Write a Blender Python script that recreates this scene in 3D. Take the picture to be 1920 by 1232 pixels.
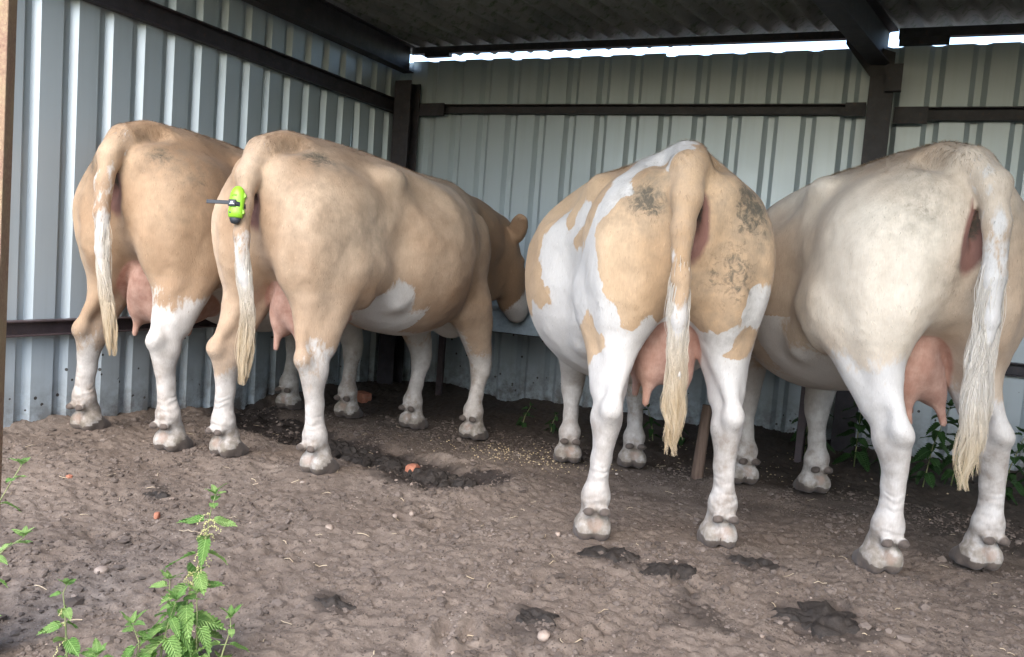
import bpy, bmesh, math, random
import numpy as np
from mathutils import Vector, Matrix, Euler

for o in list(bpy.data.objects):
    bpy.data.objects.remove(o, do_unlink=True)
random.seed(7)
RNG = np.random.default_rng(7)
SC = bpy.context.scene
COL = SC.collection

# ------------------------------------------------------------------ camera
# phone held low in front of the shed, tilted a little and turned to the left wall
CAM_H = 0.92
cam_d = bpy.data.cameras.new('camera')
cam = bpy.data.objects.new('camera', cam_d)
COL.objects.link(cam)
RIGHT = Vector((0.90592867, 0.41679472, 0.07466865))
DOWN = Vector((0.10137315, -0.04227489, -0.99394986))
FWD = Vector((-0.41111644, 0.90801707, -0.08054983))
R3 = Matrix((RIGHT, -DOWN, -FWD)).transposed()
cam.matrix_world = Matrix.Translation((0, 0, CAM_H)) @ R3.to_4x4()
cam_d.sensor_fit = 'HORIZONTAL'
cam_d.sensor_width = 36.0
cam_d.lens = 36.0 * 1525 / 1920
cam_d.clip_start = 0.02
cam_d.clip_end = 2000
SC.camera = cam

# ------------------------------------------------------------------ sky, sun, exposure
SUN_EL, SUN_AZ = 42.0, 166.0       # azimuth of the sun seen from the scene, degrees from +Y towards +X
w = bpy.data.worlds.new('World')
SC.world = w
w.use_nodes = True
nt = w.node_tree
for n in list(nt.nodes):
    nt.nodes.remove(n)
sky = nt.nodes.new('ShaderNodeTexSky')
sky.sky_type = 'NISHITA'
sky.sun_disc = False
sky.sun_elevation = math.radians(SUN_EL)
sky.sun_rotation = math.radians(SUN_AZ)
sky.air_density = 1.0
sky.dust_density = 1.5
sky.ozone_density = 1.0
bg = nt.nodes.new('ShaderNodeBackground')
bg.inputs['Strength'].default_value = 0.15
wo = nt.nodes.new('ShaderNodeOutputWorld')
nt.links.new(sky.outputs['Color'], bg.inputs['Color'])
nt.links.new(bg.outputs['Background'], wo.inputs['Surface'])

sd = bpy.data.lights.new('sun', 'SUN')
sd.energy = 0.5
sd.angle = math.radians(60)
sd.color = (1.0, 0.985, 0.965)
sun = bpy.data.objects.new('sun', sd)
COL.objects.link(sun)
az, el = math.radians(SUN_AZ), math.radians(SUN_EL)
to_sun = Vector((math.sin(az) * math.cos(el), math.cos(az) * math.cos(el), math.sin(el)))
sun.rotation_euler = to_sun.to_track_quat('Z', 'Y').to_euler()
sun.location = to_sun * 30

SC.view_settings.view_transform = 'Standard'
SC.view_settings.look = 'None'
SC.view_settings.gamma = 1.0
SC.view_settings.use_curve_mapping = False
SC.view_settings.exposure = 2.4
SC.cycles.max_bounces = 6
SC.cycles.diffuse_bounces = 4
SC.cycles.glossy_bounces = 3
SC.cycles.transmission_bounces = 3
SC.cycles.use_denoising = True
SC.cycles.sample_clamp_indirect = 6.0

# ------------------------------------------------------------------ helpers
def tag(o, label=None, cat=None, group=None, kind=None):
    if label: o['label'] = label
    if cat: o['category'] = cat
    if group: o['group'] = group
    if kind: o['kind'] = kind
    return o

def empty(name, loc=(0, 0, 0), rz=0.0):
    o = bpy.data.objects.new(name, None)
    COL.objects.link(o)
    o.location = loc
    o.rotation_euler = (0, 0, rz)
    o.empty_display_size = 0.1
    return o

def mesh_obj(name, verts, faces, mat=None, parent=None, smooth=False):
    me = bpy.data.meshes.new(name)
    me.from_pydata([tuple(v) for v in verts], [], [tuple(f) for f in faces])
    me.update()
    if smooth:
        me.polygons.foreach_set('use_smooth', [True] * len(me.polygons))
    if mat is not None:
        me.materials.append(mat)
    o = bpy.data.objects.new(name, me)
    COL.objects.link(o)
    if parent is not None:
        o.parent = parent
    return o

def np_mesh(name, V, F, mat=None, parent=None, smooth=True):
    """V (n,3) float, F (m,3|4) int"""
    V = np.asarray(V, np.float32); F = np.asarray(F, np.int32)
    me = bpy.data.meshes.new(name)
    n, m, k = len(V), len(F), F.shape[1]
    me.vertices.add(n)
    me.vertices.foreach_set('co', V.ravel())
    me.loops.add(m * k)
    me.loops.foreach_set('vertex_index', F.ravel())
    me.polygons.add(m)
    me.polygons.foreach_set('loop_start', np.arange(0, m * k, k, dtype=np.int32))
    me.polygons.foreach_set('use_smooth', np.full(m, smooth))
    me.update(calc_edges=True)
    me.validate()
    if mat is not None:
        me.materials.append(mat)
    o = bpy.data.objects.new(name, me)
    COL.objects.link(o)
    if parent is not None:
        o.parent = parent
    return o

class MB:
    """collects simple shapes into one mesh"""
    def __init__(s): s.v, s.f = [], []
    def add(s, v, f):
        b = len(s.v); s.v += [tuple(p) for p in v]; s.f += [tuple(i + b for i in q) for q in f]; return s
    def box(s, a, b, M=None):
        x0, y0, z0 = a; x1, y1, z1 = b
        v = [Vector(p) for p in ((x0,y0,z0),(x1,y0,z0),(x1,y1,z0),(x0,y1,z0),(x0,y0,z1),(x1,y0,z1),(x1,y1,z1),(x0,y1,z1))]
        if M is not None: v = [M @ p for p in v]
        return s.add(v, [(3,2,1,0),(4,5,6,7),(0,1,5,4),(1,2,6,5),(2,3,7,6),(3,0,4,7)])
    def tube(s, pts, rad, n=8, cap=True):
        pts = [Vector(p) for p in pts]
        rings = []
        up = Vector((0.31, 0.17, 0.93))
        for i, p in enumerate(pts):
            t = (pts[min(i+1, len(pts)-1)] - pts[max(i-1, 0)]).normalized()
            u = t.cross(up)
            if u.length < 1e-4: u = t.cross(Vector((1, 0, 0)))
            u.normalize(); v = t.cross(u)
            r = rad[i] if hasattr(rad, '__len__') else rad
            rings.append([p + (u * math.cos(2*math.pi*k/n) + v * math.sin(2*math.pi*k/n)) * r for k in range(n)])
        v = [q for r in rings for q in r]; f = []
        for i in range(len(rings)-1):
            for k in range(n):
                f.append((i*n+k, i*n+(k+1) % n, (i+1)*n+(k+1) % n, (i+1)*n+k))
        if cap:
            f.append(tuple(range(n))[::-1]); f.append(tuple(range((len(rings)-1)*n, len(rings)*n)))
        return s.add(v, f)
    def build(s, name, mat=None, parent=None, smooth=False, bevel=0):
        o = mesh_obj(name, s.v, s.f, mat, parent, smooth)
        if bevel:
            m = o.modifiers.new('bevel', 'BEVEL'); m.width = bevel; m.segments = 2; m.limit_method = 'ANGLE'
        return o

# --- numpy noise
_P = RNG.permutation(4096).astype(np.int64)
_G = RNG.random(4096).astype(np.float32) * 2 - 1
def vnoise(*c):
    """value noise in 2 or 3 dimensions, about -1..1"""
    c = [np.asarray(a, np.float64) for a in c]
    i = [np.floor(a).astype(np.int64) for a in c]
    f = [a - b for a, b in zip(c, i)]
    f = [t * t * t * (t * (t * 6 - 15) + 10) for t in f]
    out = 0
    for k in range(2 ** len(c)):
        h = np.zeros_like(i[0]); wt = 1.0
        for d in range(len(c)):
            b = (k >> d) & 1
            h = _P[(h + i[d] + b) & 4095]
            wt = wt * (f[d] if b else 1 - f[d])
        out = out + _G[h] * wt
    return out
def fbm(*c, oct=4, gain=0.5, lac=2.03):
    out, a = 0, 1.0
    c = [np.asarray(q, np.float64) for q in c]
    for o in range(oct):
        out = out + a * vnoise(*[q * lac ** o + 17.3 * o for q in c]); a *= gain
    return out
def sstep(a, b, x):
    t = np.clip((x - a) / (b - a), 0, 1); return t * t * (3 - 2 * t)

# --- node helpers
def new_mat(name):
    m = bpy.data.materials.new(name); m.use_nodes = True
    nt = m.node_tree
    b = nt.nodes['Principled BSDF']
    return m, nt, b
def N(nt, t, **kw):
    n = nt.nodes.new(t)
    for k, v in kw.items():
        if k.startswith('i_'):
            key = k[2:]
            n.inputs[int(key) if key.isdigit() else key.replace('_', ' ')].default_value = v
        else: setattr(n, k, v)
    return n
def lk(nt, a, b): nt.links.new(a, b)
def mixc(nt, fac, a, b, blend='MIX'):
    n = nt.nodes.new('ShaderNodeMix'); n.data_type = 'RGBA'; n.blend_type = blend
    for s, v in ((n.inputs[0], fac), (n.inputs[6], a), (n.inputs[7], b)):
        if hasattr(v, 'is_output'): nt.links.new(v, s)
        elif isinstance(v, (int, float)): s.default_value = v
        else: s.default_value = (*v, 1.0) if len(v) == 3 else v
    return n.outputs[2]
def math_(nt, op, a, b=None, c=None, clamp=False):
    n = nt.nodes.new('ShaderNodeMath'); n.operation = op; n.use_clamp = clamp
    for s, v in zip(n.inputs, (a, b, c)):
        if v is None: continue
        if hasattr(v, 'is_output'): nt.links.new(v, s)
        else: s.default_value = v
    return n.outputs[0]
def ramp(nt, fac, *stops):
    n = nt.nodes.new('ShaderNodeValToRGB')
    e = n.color_ramp.elements
    while len(e) < len(stops): e.new(0.5)
    for el_, (p, c) in zip(e, stops):
        el_.position = p
        el_.color = (c, c, c, 1) if isinstance(c, (int, float)) else (*c, 1)
    if fac is not None: nt.links.new(fac, n.inputs[0])
    return n.outputs[0]
def noise(nt, scale, detail=4, rough=0.55, vec=None, dist=0.0):
    n = N(nt, 'ShaderNodeTexNoise')
    n.inputs['Scale'].default_value = scale; n.inputs['Detail'].default_value = detail
    n.inputs['Roughness'].default_value = rough; n.inputs['Distortion'].default_value = dist
    if vec is not None: nt.links.new(vec, n.inputs['Vector'])
    return n.outputs[0]
def coords(nt, kind='Object'):
    return nt.nodes.new('ShaderNodeTexCoord').outputs[kind]
def mapping(nt, vec, scale=(1,1,1), rot=(0,0,0)):
    n = nt.nodes.new('ShaderNodeMapping')
    n.inputs['Scale'].default_value = scale; n.inputs['Rotation'].default_value = rot
    nt.links.new(vec, n.inputs['Vector']); return n.outputs[0]
def bump(nt, b, h, strength=0.3, dist=0.01):
    n = nt.nodes.new('ShaderNodeBump'); n.inputs['Strength'].default_value = strength
    n.inputs['Distance'].default_value = dist
    nt.links.new(h, n.inputs['Height']); nt.links.new(n.outputs[0], b.inputs['Normal']); return n

# ------------------------------------------------------------------ materials of the shed
def mat_sheet(name):
    m, nt, b = new_mat(name)
    co = coords(nt, 'Object')
    n1 = noise(nt, 1.3, 3, 0.5, mapping(nt, co, (1, 1, 0.2)))
    base = mixc(nt, ramp(nt, n1, (0.25, 0.0), (0.8, 1.0)), (0.44, 0.50, 0.53), (0.405, 0.465, 0.49))
    # run-off streaks and a green-grey film towards the top
    st = noise(nt, 22.0, 3, 0.6, mapping(nt, co, (1, 1, 0.03)))
    sep = N(nt, 'ShaderNodeSeparateXYZ'); lk(nt, co, sep.inputs[0])
    base = mixc(nt, math_(nt, 'MULTIPLY', ramp(nt, st, (0.5, 0.0), (0.8, 1.0)), 0.25), base, (0.28, 0.31, 0.30))
    # mud splashes near the ground
    vo = N(nt, 'ShaderNodeTexVoronoi'); vo.inputs['Scale'].default_value = 17.0; lk(nt, co, vo.inputs['Vector'])
    sp = math_(nt, 'LESS_THAN', vo.outputs['Distance'], 0.14)
    pick = math_(nt, 'GREATER_THAN', noise(nt, 9.0, 2, 0.5, co), 0.50)
    low = ramp(nt, sep.outputs[2], (0.0, 1.0), (0.62, 0.0))
    sp = math_(nt, 'MULTIPLY', math_(nt, 'MULTIPLY', sp, pick), math_(nt, 'GREATER_THAN', low, 0.05))
    base = mixc(nt, sp, base, (0.035, 0.03, 0.025))
    dirt = math_(nt, 'MULTIPLY', ramp(nt, sep.outputs[2], (0.0, 1.0), (0.30, 0.0)), ramp(nt, noise(nt, 12, 5, 0.7, co), (0.38, 0.0), (0.62, 0.9)))
    base = mixc(nt, dirt, base, (0.10, 0.085, 0.07))
    lk(nt, base, b.inputs['Base Color'])
    b.inputs['Roughness'].default_value = 0.42
    b.inputs['Specular IOR Level'].default_value = 1.0
    b.inputs['Metallic'].default_value = 0.13
    rn = ramp(nt, noise(nt, 6, 2, 0.6, co), (0.3, 0.33), (0.8, 0.40))
    lk(nt, rn, b.inputs['Roughness'])
    bump(nt, b, noise(nt, 1.6, 1, 0.5, mapping(nt, co, (1, 1, 0.3))), 0.10, 0.02)
    return m
def mat_paint(name, col, rough=0.6, rust=0.15):
    m, nt, b = new_mat(name)
    co = coords(nt, 'Object')
    n1 = noise(nt, 14, 6, 0.65, co)
    c = mixc(nt, ramp(nt, n1, (0.35, 0.0), (0.7, 1.0)), col, tuple(x * 1.7 + 0.004 for x in col))
    r = math_(nt, 'MULTIPLY', ramp(nt, noise(nt, 35, 5, 0.7, co), (0.56, 0.0), (0.68, 1.0)), rust)
    c = mixc(nt, r, c, (0.16, 0.075, 0.04))
    lk(nt, c, b.inputs['Base Color'])
    b.inputs['Roughness'].default_value = rough
    bump(nt, b, noise(nt, 120, 4, 0.6, co), 0.25, 0.003)
    return m
def mat_rust(name):
    m, nt, b = new_mat(name)
    co = coords(nt, 'Object')
    c = ramp(nt, noise(nt, 90, 6, 0.75, co), (0.3, (0.20, 0.11, 0.075)), (0.5, (0.36, 0.22, 0.15)), (0.62, (0.45, 0.33, 0.20)), (0.75, (0.24, 0.13, 0.10)))
    c2 = mixc(nt, ramp(nt, noise(nt, 5, 3, 0.5, co), (0.42, 0.0), (0.62, 0.8)), c, (0.40, 0.30, 0.17))
    lk(nt, c2, b.inputs['Base Color'])
    b.inputs['Roughness'].default_value = 0.9
    bump(nt, b, noise(nt, 260, 5, 0.7, co), 0.6, 0.004)
    return m
def mat_roof(name):
    m, nt, b = new_mat(name)
    co = coords(nt, 'Object')
    c = ramp(nt, noise(nt, 2.5, 6, 0.65, mapping(nt, co, (1, 0.35, 1))), (0.3, (0.14, 0.14, 0.13)), (0.55, (0.27, 0.26, 0.235)), (0.75, (0.13, 0.15, 0.09)))
    ms = ramp(nt, noise(nt, 16, 5, 0.7, co), (0.52, 0.0), (0.68, 1.0))
    c = mixc(nt, math_(nt, 'MULTIPLY', ms, 0.8), c, (0.06, 0.085, 0.03))
    c = mixc(nt, ramp(nt, noise(nt, 40, 3, 0.6, co), (0.66, 0.0), (0.74, 0.7)), c, (0.22, 0.2, 0.17))
    lk(nt, c, b.inputs['Base Color'])
    b.inputs['Roughness'].default_value = 0.95
    bump(nt, b, noise(nt, 60, 5, 0.7, co), 0.5, 0.01)
    return m
M_SHEET = mat_sheet('wall_sheet_paint')
M_STEEL = mat_paint('dark_steel_paint', (0.028, 0.024, 0.028), 0.6, 0.25)
M_STEEL2 = mat_paint('maroon_steel_paint', (0.05, 0.036, 0.038), 0.55, 0.2)
M_RUST = mat_rust('rusted_steel')
M_ROOF = mat_roof('fibre_cement')
M_GALV = mat_paint('galvanised_steel', (0.22, 0.275, 0.31), 0.42, 0.1)

# ------------------------------------------------------------------ the shed
LX, BY = -3.5, 5.4
shed = empty('cattle_shed', (-0.15, 5.4, -0.05))
tag(shed, 'open-fronted cattle shed with grey ribbed steel walls and dark corrugated roof', 'shed')
S_OFF = Vector(shed.location)

def rib_profile(u0, u1, phase, pitch, flat_end):
    """points (u, depth) of a box profile with outward ribs; flat_end = u where the flat pan ends"""
    sl, bt = 0.115 * pitch / 0.184 * 0.19, 0.16 * pitch
    sl = 0.13 * pitch
    k0 = math.floor((u0 - flat_end) / pitch) - 1
    pts = []
    k = k0
    while flat_end + k * pitch < u1 + pitch:
        s = flat_end + k * pitch
        pts += [(s, 0.0), (s + sl, 0.031), (s + sl + bt, 0.031), (s + 2 * sl + bt, 0.0)]
        k += 1
    pts = np.array(pts)
    us = sorted(set([u0, u1] + [p for p in pts[:, 0] if u0 < p < u1]))
    return [(u, float(np.interp(u, pts[:, 0], pts[:, 1]))) for u in us]

def wall_sheet(prof, place, z0, z1, lean, name='wall_sheet'):
    """place(u, depth, z) -> world point; a few rows so the sheet can bow a little"""
    rows = 8
    v, f = [], []
    n = len(prof)
    for r in range(rows + 1):
        t = r / rows
        for (u, d) in prof:
            bow = 0.006 * math.sin(3.1 * t + lean * 9) + lean * (t - 0.5) * 0.02
            v.append(place(u, d + bow, z0 + (z1 - z0) * t) - S_OFF)
    for r in range(rows):
        for i in range(n - 1):
            a = r * n + i
            f.append((a, a + 1, a + n + 1, a + n))
    o = mesh_obj(name, v, f, M_SHEET, shed)
    so = o.modifiers.new('thickness', 'SOLIDIFY'); so.thickness = 0.0015; so.offset = 0
    return o

# left wall: ribs every 0.184 m, sheet laps every five ribs
y = 2.94 - 0.92 * 2
k = 0
while y < 5.38:
    y1 = min(y + 0.92 + 0.012, 5.45)
    jit = [0.004, -0.006, 0.003, 0.0, 0.006, -0.002][k % 6]
    wall_sheet(rib_profile(y, y1, 0, 0.184, 2.928), lambda u, d, z, j=k: Vector((LX - d - (0.004 if j % 2 else 0.0), u, z)), -0.12, 2.36 + jit, jit * 60)
    y += 0.92; k += 1
# back wall: ribs every 0.226 m
x = -0.359 - 1.13 * 3
k = 0
while x < 3.2:
    x1 = min(x + 1.13 + 0.012, 3.26)
    x0 = max(x, -3.53)
    top = [2.384, 2.378, 2.362, 2.366, 2.358, 2.370, 2.36][k % 7]
    if x1 > x0 + 0.05:
        wall_sheet(rib_profile(x0, x1, 0, 0.226, -0.585), lambda u, d, z, j=k: Vector((u, BY + d + (0.004 if j % 2 else 0.0), z)), -0.2, top, [0.2, -0.3, 0.35, -0.1, 0.25, -0.2, 0.1][k % 7])
    x += 1.13; k += 1
# right end wall of the same sheets, outside the picture
y = 1.1
k = 0
while y < 5.38:
    y1 = min(y + 0.932, 5.45)
    wall_sheet(rib_profile(y, y1, 0, 0.184, 2.928), lambda u, d, z, j=k: Vector((3.25 + d + (0.004 if j % 2 else 0.0), u, z)), -0.12, 2.36, 0.1)
    y += 0.92; k += 1

# roof: big corrugated sheets laid at a slight skew, highest at the open front
SK = 0.2126
def roof_z(Y): return 2.505 + 0.03 * (5.4 - Y)
PIT = 0.149
uu = -3.62
k = 0
ROOF_Y0, ROOF_Y1 = 1.15, 5.62
while uu < 4.6:
    u0, u1 = uu, uu + PIT * 7.35
    nu, nv = 74, 9
    v, f = [], []
    lift = 0.007 if k % 2 else 0.0
    y_front = 1.15 - 0.35 * (u0 + 1.5)  # unseen front edge slanted to shade the right ground and open the left
    yend = ROOF_Y1 + [0.0, 0.018, -0.012, 0.01][k % 4]
    for j in range(nv + 1):
        Y = y_front + (yend - y_front) * j / nv
        for i in range(nu + 1):
            u = u0 + (u1 - u0) * i / nu
            z = roof_z(Y) + lift + 0.024 * math.cos(2 * math.pi * u / PIT) + 0.004 * math.sin(1.7 * Y + k)
            v.append(Vector((u - SK * (5.4 - Y), Y, z)) - S_OFF)
    for j in range(nv):
        for i in range(nu):
            a = j * (nu + 1) + i
            f.append((a, a + 1, a + nu + 2, a + nu + 1))
    o = mesh_obj('roof_sheet', v, f, M_ROOF, shed, True)
    so = o.modifiers.new('thickness', 'SOLIDIFY'); so.thickness = 0.006; so.offset = 1
    uu += PIT * 7; k += 1

def beam(name, p0, p1, w, h, mat, up=Vector((0, 0, 1)), kind='I', tw=0.008, bevel=0.002):
    """steel section from p0 to p1, w wide and h high, its top centre on the line"""
    p0, p1 = Vector(p0), Vector(p1)
    d = (p1 - p0); L = d.length; d.normalize()
    s = d.cross(up).normalized(); u = s.cross(d)
    Mx = Matrix((s, d, u)).transposed().to_4x4(); Mx.translation = p0 - S_OFF
    mb = MB()
    if kind == 'I':
        mb.box((-w/2, 0, -tw), (w/2, L, 0), Mx)
        mb.box((-w/2, 0, -h), (w/2, L, -h + tw), Mx)
        mb.box((-tw/2, 0.001, -h + tw), (tw/2, L - 0.001, -tw), Mx)
    elif kind == 'Z':
        mb.box((-tw/2, 0, -h), (tw/2, L, 0), Mx)
        mb.box((tw/2, 0.001, -tw), (w, L - 0.001, 0), Mx)
        mb.box((-w, 0.001, -h), (-tw/2, L - 0.001, -h + tw), Mx)
    elif kind == 'C':
        mb.box((0, 0, -h), (tw, L, 0), Mx)
        mb.box((tw, 0.001, -tw), (w, L - 0.001, 0), Mx)
        mb.box((tw, 0.001, -h), (w, L - 0.001, -h + tw), Mx)
    else:
        mb.box((-w/2, 0, -h), (w/2, L, 0), Mx)
    return mb.build(name, mat, shed, bevel=bevel)

# wall rails
beam('rail', (LX + 0.004, 1.15, 2.083), (LX + 0.004, 5.28, 2.072), 0.05, 0.105, M_STEEL, kind='C')
beam('rail', (LX + 0.004, 1.15, 0.503), (LX + 0.004, 5.28, 0.497), 0.05, 0.072, M_STEEL2, kind='C')
beam('rail', (-0.22, BY - 0.006, 2.022), (-3.4, BY - 0.006, 2.056), -0.05, 0.066, M_STEEL, kind='C')
beam('rail', (3.2, BY - 0.006, 1.985), (-0.05, BY - 0.006, 2.0), -0.05, 0.076, M_STEEL, kind='C')
beam('rail', (3.2, BY - 0.006, 0.56), (-0.05, BY - 0.006, 0.57), -0.05, 0.076, M_STEEL, kind='C')
beam('rail', (-0.22, BY - 0.006, 0.47), (-3.4, BY - 0.006, 0.47), -0.05, 0.066, M_STEEL, kind='C')
# splice plates where the rails meet the posts
MB().box((-0.33, 5.330, 1.945), (-0.215, 5.342, 2.026)).build('splice_plate', M_STEEL, None)
bpy.data.objects['splice_plate'].location = -S_OFF; bpy.data.objects['splice_plate'].parent = shed
o = MB().box((-0.06, 5.330, 1.90), (0.12, 5.342, 1.998)).build('splice_plate', M_STEEL, shed); o.location = -S_OFF
o = MB().box((-3.31, 5.330, 1.965), (-3.10, 5.342, 2.057)).build('splice_plate', M_STEEL, shed); o.location = -S_OFF
# posts
def post(x0, x1, y0, y1, z1, mat=M_STEEL):
    t = 0.009
    mb = MB()
    mb.box((x0, y0, -0.3), (x1, y0 + t, z1)).box((x0, y1 - t, -0.3), (x1, y1, z1))
    xm = (x0 + x1) / 2
    mb.box((xm - t/2, y0 + t, -0.3), (xm + t/2, y1 - t, z1 - 0.002))
    o = mb.build('post', mat, shed, bevel=0.002); o.location = -S_OFF
    return o
post(-0.205, -0.075, 5.20, 5.34, 2.15)
o = MB().box((-0.12, 5.14, 2.05), (-0.035, 5.19, 2.2)).build('cleat', M_STEEL, shed); o.location = -S_OFF
post(-3.455, -3.315, 5.20, 5.34, 2.20)
post(3.05, 3.18, 5.20, 5.34, 2.15)
# rafters follow the skew of the roof
for (x0, top, h, ww) in ((-0.135, 2.455, 0.23, 0.11), (3.1, 2.455, 0.23, 0.11)):
    ya, yb = 5.40, (0.95 if x0 < 1 else -0.1)
    beam('rafter', (x0, ya, top), (x0 - SK * (ya - yb), yb, top + 0.03 * (ya - yb)), ww, h, M_STEEL, kind='I')
# gusset joining post and rafter
mb = MB()
pts = [(-0.19, 2.14), (-0.085, 2.14), (-0.085, 2.3), (-0.36, 2.40), (-0.36, 2.36)]
mb.add([(px, 5.285, pz) for px, pz in pts] + [(px, 5.297, pz) for px, pz in pts], [(0,1,2,3,4), (9,8,7,6,5)] + [(i, i+5, (i+1) % 5 + 5, (i+1) % 5) for i in range(5)])
o = mb.build('gusset', M_STEEL, shed); o.location = -S_OFF
# verge beam along the left wall, eave purlin along the back, further purlins
beam('verge_beam', (-3.425, 1.15, 2.475), (-3.425, 5.33, 2.475), 0.09, 0.195, M_STEEL, kind='I')
beam('purlin', (-3.42, 5.375, 2.478), (-0.19, 5.375, 2.455), 0.05, 0.046, M_STEEL, kind='box')
beam('purlin', (-0.08, 5.375, 2.455), (3.2, 5.375, 2.44), 0.05, 0.052, M_STEEL, kind='box')
o = MB().box((-3.31, 5.352, 2.405), (-3.10, 5.40, 2.432)).build('packing_plate', M_STEEL, shed); o.location = -S_OFF
o = MB().box((-0.075, 5.352, 2.362), (0.19, 5.40, 2.402)).build('packing_plate', M_STEEL, shed); o.location = -S_OFF
for yy, xs in ((3.55, -4.2), (2.1, -3.9)):
    beam('purlin', (xs, yy, roof_z(yy) - 0.026), (3.2, yy, roof_z(yy) - 0.026), 0.05, 0.08, M_STEEL, kind='Z')
beam('header_beam', (-3.4, 2.0, roof_z(2.0) - 0.06), (3.0, -0.05, roof_z(-0.05) - 0.06), 0.1, 0.16, M_STEEL, kind='I')
# near front post, an angle of rusted steel standing at the edge of the picture
mb = MB()
mb.box((-0.16, -0.012, -0.3), (0.0, 0.0, 2.44)).box((-0.010, 0.0002, -0.3), (0.0, 0.09, 2.44))
fp = mb.build('front_post', M_RUST, shed, bevel=0.002)
fp.location = Vector((-1.646, 1.075, 0.0)) - S_OFF
fp.rotation_euler = (0, 0.0075, math.radians(48))
# bolt heads on the left rails
for zz in (2.015, 0.462):
    mb = MB()
    for i in range(11):
        yy = 2.35 + i * 0.276
        mb.box((LX + 0.0045, yy, zz), (LX + 0.011, yy + 0.014, zz + 0.006))
    o = mb.build('bolt_heads', M_GALV, shed); o.location = -S_OFF
    tag(o, kind='stuff')

# ------------------------------------------------------------------ ground
HOOF_W = []
def hoof_world(P):
    th = math.radians(P['heading']); c, s = math.cos(th), math.sin(th)
    for hx, hy in P['hooves']:
        x, y = hx * P['scale'], hy * P['scale']
        HOOF_W.append((P['loc'][0] + x*c - y*s, P['loc'][1] + x*s + y*c))
HOOVES = {1: dict(loc=(-3.015, 2.60), heading=94, scale=1.02, hooves=[(0.029, 0.268), (-0.029, -0.268), (1.333, 0.12), (1.347, -0.276)]),
          2: dict(loc=(-2.27, 2.685), heading=86.3, scale=1.0, hooves=[(-0.03, 0.229), (0.03, -0.229), (1.305, 0.195), (1.33, -0.195)]),
          3: dict(loc=(-0.645, 2.74), heading=116.5, scale=0.985, hooves=[(-0.003, 0.222), (0.003, -0.222), (1.364, 0.165), (1.346, -0.166)]),
          4: dict(loc=(0.215, 3.06), heading=121, scale=1.015, hooves=[(-0.031, 0.197), (0.031, -0.197), (1.216, 0.149), (1.087, -0.142)])}
for _c in HOOVES.values(): hoof_world(_c)

PRINTS = [(RNG.uniform(-3.1, 0.9), RNG.uniform(1.2, 3.3), RNG.normal(1.6, 0.6), RNG.uniform(0.005, 0.013)) for _ in range(80)]
def base_h(X, Y):
    return -0.08 * sstep(2.75, 3.95, Y) - 0.10 * sstep(1.0, -3.0, Y) * 0
def muck_mask(X, Y):
    """trampled wet hollow that runs from the side wall to beneath the second cow"""
    pts = np.array([(-3.45, 3.75), (-2.9, 3.42), (-2.35, 3.25), (-1.95, 3.15), (-1.60, 3.03)])
    d = np.full(np.shape(X), 9.0)
    for a, b in zip(pts[:-1], pts[1:]):
        e = b - a
        t = np.clip(((X - a[0]) * e[0] + (Y - a[1]) * e[1]) / (e @ e), 0, 1)
        d = np.minimum(d, np.hypot(X - a[0] - t * e[0], Y - a[1] - t * e[1]))
    return d
def ground_h(X, Y):
    X = np.asarray(X, float); Y = np.asarray(Y, float)
    h = base_h(X, Y)
    q = 0.026 * fbm(X * 1.3, Y * 1.3, oct=2) + 0.007 * fbm(X * 4.5 + 9, Y * 4.5, oct=3)
    q = q + 0.004 * fbm(X * 10 + 3, Y * 10 + 5, oct=3)
    fine = 0.0046 * fbm(X * 34, Y * 34, oct=4, gain=0.8)
    cl = fbm(X * 46 + 2, Y * 46, oct=2)
    fine = fine + 0.0045 * np.maximum(cl, 0) ** 1.3
    amp = 0.5 + 0.5 * sstep(-0.3, 0.5, fbm(X * 2.1 + 40, Y * 2.1, oct=2))
    fine = fine * (0.55 + 0.75 * amp)
    d = muck_mask(X, Y)
    m = sstep(0.30, 0.08, d + 0.06 * fbm(X * 7, Y * 7, oct=2))
    q = q - 0.035 * m + 0.02 * m * fbm(X * 12 + 7, Y * 12, oct=3)
    rim = np.exp(-((d - 0.27) / 0.09) ** 2) * (Y < 3.4)
    q = q + 0.02 * rim
    for (px, py, pa, pd) in PRINTS:      # old hoof prints: two claws side by side
        sel = (np.abs(X - px) < 0.14) & (np.abs(Y - py) < 0.14)
        if not sel.any(): continue
        u = (X[sel] - px) * math.cos(pa) + (Y[sel] - py) * math.sin(pa); v = -(X[sel] - px) * math.sin(pa) + (Y[sel] - py) * math.cos(pa)
        e = np.minimum(np.hypot(u / 0.058, (v - 0.029) / 0.026), np.hypot(u / 0.058, (v + 0.029) / 0.026))
        q[sel] += -pd * sstep(1.15, 0.6, e) + 0.45 * pd * np.exp(-((e - 1.35) / 0.25) ** 2)
    dw = np.full(np.shape(X), 9.0)
    for hx, hy in HOOF_W:
        dw = np.minimum(dw, np.hypot(X - hx, Y - hy))
    lev = sstep(0.22, 0.09, dw)
    q = q * (1 - lev) + 0.004 * lev
    fine = fine * (1 - 0.4 * lev)
    # earth banked against the side wall and the back wall
    q = q + 0.04 * np.exp(-np.maximum(X + 3.5, 0) / 0.12) * (0.6 + 0.5 * fbm(X * 3, Y * 5, oct=2)) * (Y > 1)
    q = q + 0.04 * np.exp(-np.maximum(5.4 - Y, 0) / 0.15) * (0.6 + 0.5 * fbm(X * 4, Y * 3, oct=2)) * (Y < 5.8)
    near = sstep(9.0, 6.0, np.maximum(np.abs(X + 1), np.abs(Y - 2.5)))
    return h + (q + fine) * near - 0.0 * (1 - near)

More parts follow.
